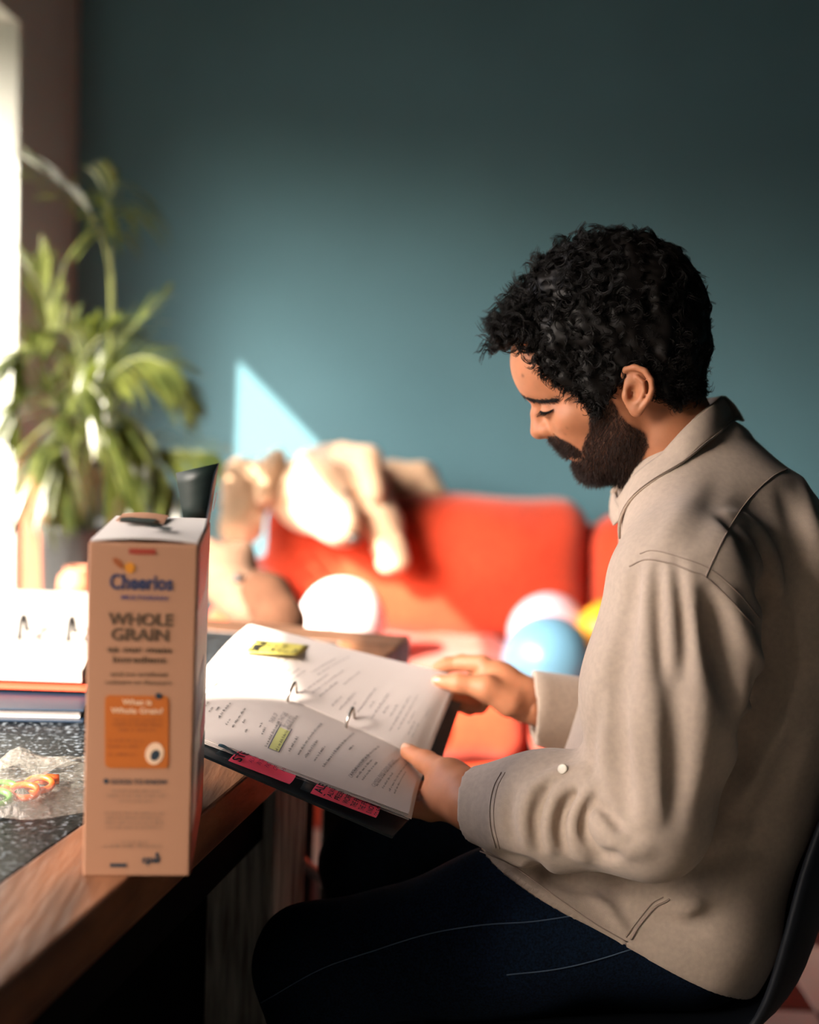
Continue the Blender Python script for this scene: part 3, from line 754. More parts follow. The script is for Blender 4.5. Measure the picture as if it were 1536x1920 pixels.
# ================================================================== plush animals
M_fur = mat('cream_plush', '#c9a888', 0.95, spec=0.1, var=(30, 0.12), bump=(180, 0.8, 0.006), sheen=0.4)
M_furb = mat('brown_plush', '#4d3325', 0.95, spec=0.1, var=(30, 0.2), bump=(180, 0.8, 0.006))
M_nose = mat('dark_nose', '#2a211d', 0.5)
p = lambda x, y, Y: PY(x, y, Y).astype(np.float32)
dog = empty('plush_dog', PY(600, 1000, 3.75), 'large cream plush dog slumped over the left end of the sofa', 'toy')
def f_body(P):
    d = s_ell(P, p(625, 905, 3.84), (.15, .15, .11))
    d = smin(d, s_ell(P, p(590, 925, 3.70), (.125, .13, .105)), .07)
    d = smin(d, s_cone(P, p(590, 940, 3.66), p(640, 985, 3.55), .085, .062), .05)
    d = smin(d, s_chain(P, [p(530, 905, 3.74), p(462, 905, 3.68), p(452, 990, 3.60)], [.062, .064, .056], .03), .03)
    d = smin(d, s_chain(P, [p(675, 900, 3.72), p(722, 980, 3.62), p(738, 1050, 3.57)], [.060, .050, .046], .03), .025)
    d = smin(d, s_chain(P, [p(720, 905, 3.92), p(790, 895, 3.92), p(812, 925, 3.88)], [.06, .045, .038], .03), .03)
    return (d + .006 * vnoise(P, 30, 4) + .003 * vnoise(P, 80, 5)) * .85
V, Q = surface(f_body, PY(400, 1110, 3.4) - .12, PY(850, 800, 4.0) + np.array([.1, .15, .12]), .010, 1)
mk_np('body', V, Q, M_fur, dog)
def f_ear(P):
    d = s_chain(P, [p(640, 848, 3.68), p(690, 862, 3.63), p(702, 925, 3.59)], [.030, .036, .030], .02)
    return d
V, Q = surface(f_ear, PY(600, 980, 3.5) - .05, PY(760, 800, 3.8) + .05, .008, 1); mk_np('ear', V, Q, M_fur, dog)
def f_ear2(P): return s_chain(P, [p(520, 858, 3.70), p(500, 885, 3.64), p(497, 930, 3.60)], [.028, .034, .028], .02)
V, Q = surface(f_ear2, PY(440, 980, 3.5) - .05, PY(560, 800, 3.8) + .05, .008, 1); mk_np('ear', V, Q, M_fur, dog)
mk('nose', *lathe(PY(662, 1010, 3.50) - Z_ * .016, [(.004, 0), (.018, .008), (.022, .018), (.016, .028), (.004, .032)], 16), M_nose, dog, True)
for x, y in ((578, 925), (648, 925)):
    c = trace(f_body, x, y, 2.5, 4.5)
    mk('eye', *lathe(c - Z_ * .010, [(.002, 0), (.008, .003), (.010, .010), (.008, .017), (.002, .020)], 12), M_nose, dog, True)
M_furt = mat('tan_plush', '#705646', 0.95, spec=0.1, var=(30, 0.2), bump=(180, 0.8, 0.006))
bear = empty('plush_bear', (-.45, 2.85, 0), 'beige and brown plush animal sitting on the floor in front of the sofa arm', 'toy')
def f_bear(P):
    d = s_ell(P, (-.45, 2.86, .26), (.13, .12, .27)); h = p(425, 1075, 2.85)
    d = smin(d, s_ell(P, h, (.072, .068, .066)), .05)
    d = smin(d, s_cone(P, p(440, 1110, 2.80), p(480, 1140, 2.72), .06, .05), .03)
    d = smin(d, s_cone(P, p(395, 1040, 2.87), p(388, 1030, 2.88), .03, .028), .02)
    d = smin(d, s_cone(P, p(450, 1040, 2.87), p(458, 1034, 2.88), .03, .028), .02)
    for s in (-1, 1): d = smin(d, s_cone(P, (-.45 + s * .08, 2.82, .10), (-.45 + s * .11, 2.62, .08), .07, .075), .03)
    return (d + .005 * vnoise(P, 40, 3)) * .85
V, Q = surface(f_bear, (-.75, 2.48, -.02), (-.18, 3.1, .90), .012, 1); V[:, 2] = np.maximum(V[:, 2], .001)
mk_np('body', V, Q, M_furt, bear)
def f_arm(P): return s_chain(P, [p(470, 1105, 2.82), p(500, 1120, 2.72), p(525, 1165, 2.65)], [.045, .05, .05], .03) + .004 * vnoise(P, 40, 8)
V, Q = surface(f_arm, PY(440, 1240, 2.55) - .06, PY(560, 1040, 2.90) + .06, .009, 1); mk_np('arm', V, Q, M_furb, bear)
c = trace(f_bear, 447, 1085, 2.0, 4); mk('nose', *lathe(c - Z_ * .012, [(.003, 0), (.014, .006), (.016, .014), (.004, .024)], 12), M_nose, bear, True)

# ================================================================== potted palm and things by the window
M_pot = mat('dark_planter', '#17191b', 0.6, var=(12, 0.25)); M_soil = mat('soil', '#1b1410', 0.95, bump=(80, 0.8, 0.01))
M_leaf = mat('palm_leaf', '#4e5428', 0.28, spec=0.6, var=(9, 0.3), col2='#252f18')
_b = M_leaf.node_tree.nodes['Principled BSDF']
_tr = M_leaf.node_tree.nodes.new('ShaderNodeBsdfTranslucent'); _tr.inputs['Color'].default_value = (*lin('#6d7a30'), 1)
_mx = M_leaf.node_tree.nodes.new('ShaderNodeMixShader'); _mx.inputs['Fac'].default_value = 0.25
_o = M_leaf.node_tree.nodes['Material Output']
M_leaf.node_tree.links.new(_b.outputs[0], _mx.inputs[1]); M_leaf.node_tree.links.new(_tr.outputs[0], _mx.inputs[2]); M_leaf.node_tree.links.new(_mx.outputs[0], _o.inputs[0])
M_stem = mat('palm_stem', '#5d6334', 0.5, var=(10, 0.3))
pb = PY(150, 985, 3.55); pb0 = np.array([pb[0], pb[1], 0.0])
palm = empty('potted_palm', pb0, 'bushy green palm with arching fronds in a dark pot by the window', 'plant')
ph = .73
mk('pot', *lathe(pb0, [(.075, 0), (.080, .01), (.105, ph - .03), (.112, ph - .02), (.112, ph), (.100, ph), (.098, ph - .04), (.01, ph - .04)], 32), M_pot, palm, True)
mk('soil', *lathe(pb0 + Z_ * (ph - .035), [(.097, -.01), (.097, 0), (.05, .008), (.004, .010)], 24), M_soil, palm)
rl = random.Random(3)
def frond(path, n_leaf, ll, wid=.0080, droop=.5, start=.35, ang=1.0):
    """rachis through photo points (x, y, depth) from the soil, leaflets on both sides"""
    P = spline([pb0 + Z_ * (ph - .03) + np.array([rl.uniform(-.04, .04), rl.uniform(-.04, .04), 0])] + [PY(*q) for q in path], 40)
    T, N, B = frames(P); tw = rl.choice((-1, 1)) * rl.uniform(.75, 1.25)          # how far the blade turns towards the viewer
    mk('stem', *tube(P[::2], np.linspace(.006, .0015, 20), 6), M_stem, palm, True)
    V, Fc = [], []
    n_leaf += 5
    for k in range(n_leaf):
        t = start + (1 - start) * (k + .5) / n_leaf; i = min(int(t * 39), 38); u = (t - start) / (1 - start)
        L = ll * (math.sin(math.pi * min(.15 + .85 * u, 1)) ** .6 * .8 + .25) * rl.uniform(.85, 1.1)
        tt = T[i]; sd2 = np.cross(tt, Z_); sd2 /= np.linalg.norm(sd2) + 1e-9
        sd2 = math.cos(tw) * sd2 + math.sin(tw) * np.cross(sd2, tt)
        for s in (-1, 1):
            a = ang * 1.05 * (1.0 - .40 * u) * rl.uniform(.85, 1.15)
            d = tt * math.cos(a) + s * sd2 * math.sin(a) * .85 + np.cross(sd2, tt) * .12 * rl.uniform(-1, 1.4)
            d /= np.linalg.norm(d); o = len(V); m = 6
            wv = np.cross(d, Z_ + .3 * sd2 * s); wv /= np.linalg.norm(wv) + 1e-9
            for j in range(m):
                q_ = j / (m - 1); w = wid * (math.sin(math.pi * min(.12 + q_ * .88, .995)) ** .7)
                c = P[i] + d * L * q_ - Z_ * droop * .75 * L * q_ * q_
                V += [c - wv * w, c + wv * w - Z_ * .0]
            for j in range(m - 1): Fc.append((o + 2 * j, o + 2 * j + 1, o + 2 * j + 3, o + 2 * j + 2))
    return mk('frond', V, Fc, M_leaf, palm)
frond([(195, 800, 3.50), (211, 600, 3.50), (207, 470, 3.48), (200, 390, 3.46), (222, 335, 3.42)], 12, .22, droop=.75, start=.66, ang=1.3)
frond([(200, 800, 3.45), (208, 560, 3.40), (190, 440, 3.33), (140, 370, 3.25), (70, 310, 3.18)], 9, .16, droop=.35, start=.70, ang=.7)
frond([(140, 800, 3.49), (105, 660, 3.48), (85, 560, 3.47), (70, 500, 3.46)], 12, .17, start=.5, droop=.2, ang=.5)
frond([(170, 820, 3.46), (190, 700, 3.44), (240, 625, 3.42), (318, 545, 3.39)], 14, .13, start=.45, droop=.3, ang=.7)
frond([(170, 820, 3.44), (200, 720, 3.39), (260, 670, 3.36), (335, 690, 3.34)], 18, .16, start=.4, droop=.7)
frond([(160, 840, 3.44), (140, 720, 3.40), (180, 640, 3.38), (250, 605, 3.37)], 18, .13, start=.4, droop=.5)
frond([(140, 850, 3.46), (90, 740, 3.44), (40, 730, 3.42), (0, 790, 3.39)], 16, .16, start=.35, droop=.5)
frond([(140, 860, 3.42), (120, 780, 3.37), (110, 830, 3.34), (118, 930, 3.33)], 20, .17, start=.3, droop=.7)
frond([(180, 860, 3.44), (225, 780, 3.39), (280, 820, 3.36), (325, 930, 3.34)], 20, .18, start=.3, droop=.7)
frond([(190, 880, 3.46), (260, 850, 3.44), (330, 845, 3.42), (405, 850, 3.39)], 18, .15, start=.35, droop=.4)
frond([(130, 860, 3.39), (90, 820, 3.35), (60, 880, 3.33), (45, 960, 3.30)], 18, .16, start=.3, droop=.6)
frond([(170, 860, 3.39), (170, 790, 3.34), (200, 830, 3.30), (230, 940, 3.29)], 20, .17, start=.3, droop=.6)
frond([(180, 820, 3.51), (240, 730, 3.49), (310, 700, 3.48), (355, 740, 3.47)], 16, .14, start=.4, droop=.6)
frond([(150, 800, 3.48), (150, 680, 3.46), (125, 620, 3.45), (60, 620, 3.43)], 16, .14, start=.4, droop=.5)
frond([(185, 880, 3.44), (270, 880, 3.39), (330, 920, 3.37), (365, 990, 3.36)], 16, .16, start=.35, droop=.5)
frond([(150, 840, 3.37), (145, 750, 3.33), (165, 720, 3.30), (200, 760, 3.28)], 16, .15, start=.35, droop=.6)
frond([(140, 840, 3.42), (80, 680, 3.39), (45, 650, 3.37), (25, 690, 3.36)], 16, .15, start=.35, droop=.5)
# narrow wooden cabinet beside the reveal
M_teak = mat('red_brown_wood', '#8a4c31', 0.45, var=(4, 0.35), stretch=(10, 10, 1.2), bump=(16, 0.2, 0.002))
cab = empty('wooden_cabinet', (-1.0, 3.60, 0), 'narrow reddish brown wooden cabinet between window and palm', 'cabinet')
cx0, cx1 = PY(36, 950, 3.52)[0], PY(92, 950, 3.52)[0]; cz = PY(60, 872, 3.52)[2]
mk('body', *abox((cx0 + .004, 3.53, .04), (cx1 - .004, 3.66, cz - .012), .003), M_teak, cab)
mk('top', *abox((cx0, 3.52, cz - .012), (cx1, 3.67, cz), .003), M_teak, cab)
mk('plinth', *abox((cx0 + .008, 3.535, 0), (cx1 - .008, 3.655, .04), .002), M_black, cab)
mk('door', *abox((cx0 + .009, 3.524, .05), (cx1 - .009, 3.5295, cz - .02), .002), M_teak, cab)
mk('knob', *lathe((cx1 - .02, 3.518, cz * .55), [(.002, -.008), (.007, -.005), (.007, .005), (.002, .008)], 12), M_steel, cab)
# terracotta bowl on a dark stand in front of the palm
st = PY(146, 1128, 3.15)
stand = empty('plant_stand', (st[0], st[1], 0), 'dark slim stand carrying a terracotta jar behind the papers', 'stand')
sz = st[2]
mk('top', *lathe((st[0], st[1], sz - .012), [(.060, 0), (.062, .003), (.062, .009), (.060, .012)], 24), M_black, stand)
mk('column', *lathe((st[0], st[1], .014), [(.014, 0), (.012, .02), (.012, sz - .04), (.018, sz - .0265)], 16), M_black, stand)
mk('foot', *lathe((st[0], st[1], 0), [(.075, 0), (.075, .006), (.02, .014)], 24), M_black, stand)
M_terra = mat('terracotta', '#9c5e41', 0.7, var=(14, 0.2), bump=(60, 0.2, 0.002))
jar = mk('terracotta_jar', *lathe((st[0], st[1], sz), [(.022, 0), (.040, .012), (.048, .035), (.044, .060), (.030, .074), (.032, .082), (.027, .082), (.024, .07), (.004, .02)], 28), M_terra, None, True)
tag(jar, 'small round terracotta jar on the dark stand below the palm', 'jar')
# ================================================================== chair
A3 = lambda v: np.array(v, np.float32)
YAW = math.radians(6)
FWD = np.array([-math.cos(YAW), math.sin(YAW), 0.0]); LFT = np.array([-math.sin(YAW), -math.cos(YAW), 0.0])   # the man's front and left
M_shell = mat('navy_shell', '#070c14', 0.6, spec=0.25, var=(20, 0.15))
CO = np.array([0.315, 1.62, 0.0])
chair = empty('shell_chair', CO, 'dark navy moulded shell chair the man sits on', 'chair')
prof = [(.25, .425, .215, 0, 0), (.225, .442, .228, 0, 0), (.10, .44, .235, 0, .02), (-.04, .436, .24, .01, .03), (-.125, .447, .24, .03, .03), (-.178, .492, .238, .06, .02), (-.205, .57, .232, .07, .01), (-.222, .66, .22, .07, 0), (-.238, .74, .20, .06, 0), (-.245, .80, .15, .05, 0)]
pp = spline(prof, 36)
G = []
for i, (f_, z_, w_, c_, r_) in enumerate(pp):
    row = []
    for u in np.linspace(-1, 1, 29):
        e = abs(u) ** 3.0
        row.append(CO + FWD * (f_ + c_ * e) + LFT * w_ * (u - .12 * math.copysign(e, u) * min(r_ / .1, 1) * .6) + Z_ * (z_ + r_ * e))
    G.append(row)
mk('shell', *sheet(G, .007), M_shell, chair, True)
for sx, sy in ((1, 1), (1, -1), (-1, 1), (-1, -1)):
    a = CO + FWD * (.115 if sx > 0 else -.085) + LFT * .17 * sy + Z_ * .442; b = CO + FWD * (.20 if sx > 0 else -.20) + LFT * .235 * sy
    mk('leg', *tube([a, a * .5 + b * .5, b], [.011, .011, .009], 12), M_black, chair, True)
mk('under_frame', *merge([tube([CO + FWD * f_ + LFT * s * .17 + Z_ * .424 for s in np.linspace(-1, 1, 5)], .009, 8) for f_ in (.115, -.085)]), M_black, chair, True)

# ================================================================== the man
M_skin = mat('skin', '#b97a58', 0.5, spec=0.35, var=(60, 0.10), bump=(500, 0.12, 0.0008), sss=0.15, attr=('stubble', '#3a241a'))
M_shirt = mat('beige_twill', '#b9a797', 0.9, spec=0.15, var=(160, 0.10), bump=(1300, 0.35, 0.0006), sheen=0.15)
M_seam = mat('beige_seam', '#97867a', 0.9, spec=0.1)
M_denim = mat('dark_denim', '#0d1f33', 0.9, spec=0.15, var=(400, 0.35), col2='#060d18', bump=(900, 0.4, 0.0006))
M_stitch = mat('denim_stitch', '#46566a', 0.9)
M_hair = mat('black_hair', '#0e0a08', 0.5, spec=0.26)
M_beard = mat('dark_brown_beard', '#2a1810', 0.5, spec=0.35)
M_button = mat('pearl_button', '#cfc6b4', 0.3)
M_nail = mat('nail', '#c99880', 0.3, spec=0.5, sss=0.1)

YM = 1.62                                                   # the man's middle
man = empty('person', (CO[0], CO[1], 0.442), 'bearded man with dark curly hair in beige shirt reading the binder', 'person')
Pm = PY(1292, 865, YM)                                       # base of the neck
SHL = Pm + LFT * .185 + FWD * .0 - Z_ * .125; SHR = Pm - LFT * .185 - Z_ * .125
SHL = PY(1283, 1100, 1.415); 
dS = SHL - Pm; SHR = Pm + dS - 2 * np.dot(dS, LFT) * LFT + np.array([.055, 0, 0])
ELB = PY(1216, 1532, 1.372); WRL = PY(892, 1508, 1.475)
WRR = PY(1000, 1326, 1.80); ELR = PY(1290, 1395, 1.90)

# ---- torso loft: (photo row, front x, back x, half width) at the middle plane
tor = [(815, 1222, 1385, .075), (880, 1195, 1472, .122), (960, 1188, 1540, .150), (1060, 1172, 1582, .158), (1180, 1150, 1598, .160), (1320, 1110, 1575, .160), (1450, 1062, 1525, .165), (1560, 1050, 1470, .176),
       (1660, 1075, 1425, .178), (1760, 1110, 1368, .178), (1840, 1130, 1310, .17)]
tz, tc, ta, tb_ = [], [], [], []
for y, xa, xb, w in tor:
    a, b = PY(xa, y, YM), PY(xb, y, YM); tz.append((a[2] + b[2]) / 2); tc.append((a[0] + b[0]) / 2); ta.append((b[0] - a[0]) / 2); tb_.append(w)
tz, tc, ta, tb_ = (np.array(v)[::-1] for v in (tz, tc, ta, tb_))
def f_torso(P):
    z = np.clip(P[:, 2], tz[0], tz[-1]); c = np.interp(z, tz, tc); a = np.interp(z, tz, ta); b = np.interp(z, tz, tb_)
    dx = P[:, 0] - c; dy = P[:, 1] - YM
    u = dx * FWD[0] + dy * FWD[1]; v = dx * LFT[0] + dy * LFT[1]
    k = (np.abs(u / a) ** 2.3 + np.abs(v / b) ** 2.3) ** (1 / 2.3)
    d = (k - 1) * np.minimum(a, b) * .9
    return smax(d, np.maximum(P[:, 2] - tz[-1], tz[0] - P[:, 2]), .03).astype(np.float32)
HIPL = PY(1270, 1735, 1.525); KNL = PY(592, 1806, 1.47); HIPR = HIPL + np.array([.03, .22, .02]); KNR = PY(690, 1622, 1.80)
ANL = np.array([KNL[0] + .035, KNL[1] + .01, .09]); ANR = np.array([KNR[0] + .06, KNR[1], .09])
def f_legs(P, e=0.0):
    d = s_chain(P, [A3(HIPL), A3(HIPL * .5 + KNL * .5 + Z_ * .012), A3(KNL)], [.098 + e, .088 + e, .064 + e], .05)
    d = smin(d, s_chain(P, [A3(KNL), A3(KNL * .6 + ANL * .4 + np.array([.012, 0, 0])), A3(ANL)], [.062 + e, .060 + e, .050 + e], .03), .03)
    r = s_chain(P, [A3(HIPR), A3(HIPR * .5 + KNR * .5 + Z_ * .01), A3(KNR)], [.10 + e, .086 + e, .064 + e], .05)
    r = smin(r, s_chain(P, [A3(KNR), A3(KNR * .6 + ANR * .4 + np.array([.012, 0, 0])), A3(ANR)], [.062 + e, .060 + e, .050 + e], .03), .03)
    d = smin(d, r, .03)
    return smin(d, s_ell(P, A3((HIPL + HIPR) / 2 + np.array([.0, 0, -.005])), (.10, .185, .095)), .04)
def f_jeans(P):
    d = f_legs(P) + .004 * vnoise(P, 22, 2) + .002 * vnoise(P, 60, 5)
    return smax(d, A3([0, 0, 0])[2] + .075 - P[:, 2], .005) * .9

# ---- shirt
hemA, hemB = PY(872, 1582, 1.46), PY(1310, 1822, 1.45)
hd = (hemB - hemA) / np.linalg.norm(hemB - hemA); hn = np.cross(hd, LFT); hn /= np.linalg.norm(hn)
if np.dot(hn, Z_) > 0: hn = -hn                            # points out of the shirt, down and forward
def f_sleeveL(P):
    d = s_chain(P, [A3(SHL), A3(PY(1252, 1300, 1.40)), A3(ELB)], [.086, .083, .062], .05)
    return smin(d, s_chain(P, [A3(ELB), A3(ELB * .45 + WRL * .55), A3(WRL)], [.062, .056, .042], .05), .03)
def f_sleeveR(P):
    d = s_chain(P, [A3(SHR), A3(ELR)], [.085, .07], .05)
    return smin(d, s_chain(P, [A3(ELR), A3(WRR)], [.066, .051], .05), .04)
WD = (WRL - ELB) / np.linalg.norm(WRL - ELB); WDR = (WRR - ELR) / np.linalg.norm(WRR - ELR)
def f_shirt0(P):
    skirt = np.maximum(smin(f_legs(P, .016), f_torso(P), .04), ((P - A3(hemA)) @ A3(hn)))
    t = smin(f_torso(P), s_cone(P, A3(Pm - Z_ * .004 + FWD * .004), A3(SHL), .060, .078), .05)
    t = smin(t, s_cone(P, A3(Pm - Z_ * .004 + FWD * .004), A3(SHR), .060, .078), .05)
    t = np.maximum(t, (P - A3(hemA)) @ A3(hn))
    skirt = np.maximum(skirt, A3(HIPL)[2] - .10 - P[:, 2])
    b = smin(t, skirt, .03)
    sl = np.maximum(f_sleeveL(P), (P - A3(WRL)) @ A3(WD)); sr = np.maximum(f_sleeveR(P), (P - A3(WRR)) @ A3((-.998, .0, -.06)))
    d = smin(b, sl, .012); d = smin(d, sr, .012)
    # open cuffs
    d = np.maximum(d, -s_cone(P, A3(WRL - WD * .05), A3(WRL + WD * .05), .031, .035))
    return np.maximum(d, -s_cone(P, A3(WRR - WDR * .03), A3(WRR + WDR * .08), .039, .042)).astype(np.float32)
_fold_in = []
def fold(pts, amp, sig): _fold_in.append((pts, amp, sig))   # amp > 0 ridge, < 0 groove (metres); sig = half width
# forearm: arcs across the sleeve towards the elbow
fold([(1000, 1480), (1048, 1452), (1098, 1448)], 0.0131, 0.0076); fold([(1000, 1480), (984, 1525), (990, 1580)], 0.0131, 0.0085)
fold([(1030, 1470), (1011, 1510), (1004, 1550), (1010, 1585)], -0.0150, 0.0066)
fold([(1092, 1466), (1048, 1490), (1028, 1540), (1034, 1590)], 0.0169, 0.0076)
fold([(1090, 1484), (1062, 1508), (1050, 1550), (1058, 1585)], -0.0187, 0.0066)
fold([(1112, 1470), (1086, 1510), (1076, 1560), (1092, 1606)], 0.0187, 0.0085)
fold([(1112, 1500), (1097, 1530), (1098, 1565), (1125, 1600)], -0.0206, 0.0057)
fold([(1118, 1505), (1145, 1530), (1164, 1556)], -0.0150, 0.0047); fold([(1112, 1535), (1150, 1575), (1200, 1592)], 0.0169, 0.0114)
fold([(1120, 1610), (1160, 1590), (1190, 1570)], -0.0094, 0.0076); fold([(960, 1490), (955, 1530), (965, 1575)], -0.0056, 0.0076)
# sleeve head pleats and the long falls of the upper arm
for x0, x1, am, sg in ((1196, 1166, -.009, .010), (1214, 1212, .007, .008), (1236, 1240, -.007, .007), (1252, 1262, .007, .008), (1272, 1290, -.007, .007), (1288, 1312, .007, .009)):
    fold([(x0, 1066), ((x0 + x1) / 2, 1150), (x1, 1270)], am, sg)
fold([(1170, 1180), (1160, 1330), (1166, 1450), (1176, 1540)], -.012, .014); fold([(1212, 1200), (1222, 1360), (1235, 1520)], .009, .012); fold([(1262, 1260), (1268, 1420), (1262, 1540)], -.010, .012)
fold([(1190, 1320), (1196, 1420), (1204, 1540)], .006, .008); fold([(1130, 1300), (1112, 1400), (1118, 1480)], -.005, .010)
fold([(1300, 1220), (1318, 1330), (1310, 1480)], .006, .014); fold([(1335, 1115), (1356, 1220), (1378, 1330)], -.024, .015)
fold([(1330, 1095), (1375, 1150), (1415, 1230), (1430, 1262)], .010, .012)
# back of the shirt behind the arm
fold([(1374, 980), (1400, 1010), (1424, 1065), (1440, 1130), (1446, 1190)], -.026, .014); fold([(1368, 966), (1412, 985), (1450, 1050), (1470, 1130)], .012, .010)
fold([(1452, 1200), (1432, 1280), (1410, 1370), (1385, 1450), (1350, 1540), (1310, 1600)], -.030, .020)
fold([(1505, 1080), (1508, 1150), (1475, 1240), (1435, 1330), (1410, 1420)], -.028, .020); fold([(1500, 900), (1530, 1000), (1545, 1080)], .008, .012)
fold([(1455, 1330), (1430, 1430), (1380, 1530)], .012, .02); fold([(1480, 1400), (1440, 1500), (1400, 1570)], -.012, .02); fold([(1470, 930), (1500, 1010), (1515, 1090)], -.006, .012)
# shoulder drapes, belly and tail; the dark gap under the forearm
fold([(950, 1606), (1010, 1630), (1070, 1650), (1130, 1660), (1190, 1654), (1250, 1640), (1300, 1612)], -.022, .011)
fold([(1290, 930), (1260, 980), (1230, 1040)], .004, .014); fold([(1350, 900), (1330, 960), (1305, 1020)], -.004, .014)
fold([(1262, 1640), (1340, 1625), (1440, 1580)], -.012, .016); fold([(1130, 1665), (1160, 1690), (1172, 1720)], -.004, .010); fold([(1262, 1690), (1290, 1700), (1312, 1680)], .010, .012)
fold([(1200, 1728), (1300, 1732), (1380, 1695)], -.006, .012); fold([(1080, 1640), (1140, 1700), (1176, 1750)], .004, .008)
_all = [q for p_, _, _ in _fold_in for q in spline([(x, y, 0) for x, y in p_], 9)[:, :2]]
_hit = trace_many(f_shirt0, _all, 1.0, 2.4); FOLDS = []
for k, (p_, am, sg) in enumerate(_fold_in):
    Q = [h for h in _hit[k * 9:k * 9 + 9] if h is not None]
    if len(Q) < 4: continue
    Q = np.array(Q, np.float32)
    jump = np.abs(np.diff(Q[:, 1])) > .10                     # a path that steps off one part of the cloth on to another
    if jump.any(): Q = Q[:np.argmax(jump) + 1] if np.argmax(jump) >= 4 else Q[np.argmax(jump) + 1:]
    if len(Q) < 3: continue
    FOLDS.append((Q, am, sg, Q.min(0) - sg * 2.6, Q.max(0) + sg * 2.6))
def poly_dist(P, Q):
    best = np.full(len(P), 1e9, np.float32); tt = np.zeros(len(P), np.float32); n = len(Q) - 1
    for i in range(n):
        ba = Q[i + 1] - Q[i]; pa = P - Q[i]; t = np.clip(pa @ ba / (ba @ ba + 1e-12), 0, 1); e = np.linalg.norm(pa - t[:, None] * ba, axis=1)
        m = e < best; best[m] = e[m]; tt[m] = (i + t[m]) / n
    return best, tt
def f_shirt(P):
    d = f_shirt0(P); near_ = np.abs(d) < .045
    if not near_.any(): return d
    idx = np.where(near_)[0]; S = P[idx]; dd = d[idx]
    add = np.zeros(len(S), np.float32)
    for Q, am, sg, lo, hi in FOLDS:
        m = np.all((S > lo) & (S < hi), axis=1)
        if not m.any(): continue
        e, t = poly_dist(S[m], Q); add[m] -= am * np.exp(-(e / sg) ** 2) * np.clip(np.sin(np.pi * (.06 + .88 * t)), 0, 1) ** .6
    add += .0022 * vnoise(S, 26, 12) + .0010 * vnoise(S, 62, 13)
    d[idx] = dd + add
    return d
V, Q = surface(f_shirt, (-.02, 1.20, .42), (.62, 2.06, 1.17), .0034, 1)
_h = (V - A3(hemA)) @ A3(hn); _m2 = np.abs(_h) < .0045; V[_m2] -= _h[_m2][:, None] * A3(hn)          # a clean hem
shirt = tag(mk_np('shirt', V, Q, M_shirt, man), 'loose beige button shirt')
V, Q = surface(f_jeans, (-.25, 1.30, .05), (.56, 2.0, .68), .008, 2)
jeans = tag(mk_np('jeans', V, Q, M_denim, man), 'dark blue jeans')
for an in (ANL, ANR):                                       # shoes on the floor
    def f_shoe(P):
        d = s_chain(P, [A3((an[0] + .02, an[1], .045)), A3((an[0] - .06, an[1], .042)), A3((an[0] - .16, an[1] + .01, .032))], [.045, .046, .034], .03)
        return np.maximum(smin(d, s_cone(P, A3((an[0], an[1], .05)), A3((an[0], an[1], .11)), .042, .045), .03), .002 - P[:, 2])
    V, Q = surface(f_shoe, (an[0] - .24, an[1] - .1, -.01), (an[0] + .1, an[1] + .1, .17), .009, 2)
    mk_np('shoe', V, Q, M_black, man)

# ---- seams, hems, pocket edges and buttons, laid on the cloth
def on_cloth(f, pts, n=40, lift=.0006):
    out = []
    for q in trace_many(f, spline([(a, b, 0) for a, b in pts], n)[:, :2], 1.0, 2.4):
        if q is not None:
            if out and abs(q[1] - out[-1][1]) > .12: break
            d = CAM - q; out.append(q + d / np.linalg.norm(d) * lift)
    return out
def seam(pts, r=.0009, m=M_seam, parent=None, n=40, f=None, name='seam', lift=.0):
    P = on_cloth(f or f_shirt, pts, n, lift)
    if len(P) > 3: mk(name, *tube(P, r, 5), m, parent or shirt, True)
seam([(1486, 876), (1450, 893), (1410, 930), (1380, 970), (1352, 1020), (1323, 1082)])                 # yoke
seam([(1180, 1062), (1212, 1049), (1260, 1057), (1300, 1073), (1323, 1082), (1370, 1125), (1415, 1175)])   # sleeve head
seam([(1200, 1038), (1225, 1032), (1270, 1043), (1330, 1066), (1385, 1112), (1425, 1160)], .0006)
seam([(940, 1448), (926, 1475), (919, 1510), (920, 1550), (930, 1590)], .0006); seam([(947, 1448), (933, 1475), (926, 1510), (927, 1550), (937, 1592)], .0004)   # cuff
seam([(1256, 1686), (1246, 1692), (1228, 1702), (1200, 1735), (1183, 1762)], .0012); seam([(1244, 1682), (1222, 1695), (1192, 1732), (1174, 1757)], .0007)
seam([(900, 1596), (960, 1622), (1030, 1672), (1110, 1728), (1176, 1766)], .0007)
q = trace(f_shirt, 1056, 1442, 1.0, 2.4)
if q is not None:
    V, Fc = lathe((0, 0, 0), [(.0008, -.001), (.0052, -.0008), (.0058, .0004), (.0050, .0014), (.0036, .0010), (.0008, .0010)], 18)
    n_ = CAM - q; n_ = n_ / np.linalg.norm(n_) + np.array([-.5, 0, .25]); R = Vector(n_).to_track_quat('Z', 'Y').to_matrix()
    mk('button', [np.array(R @ Vector(v)) + q + n_ * .001 for v in V], Fc, M_button, shirt, True)
for pts in ([(490, 1880), (600, 1818), (700, 1783), (800, 1752), (900, 1735), (1000, 1728), (1100, 1713)], [(950, 1828), (1040, 1818), (1120, 1800), (1208, 1772)]):
    seam(pts, .0008, M_stitch, jeans, 60, f_jeans, 'stitching')

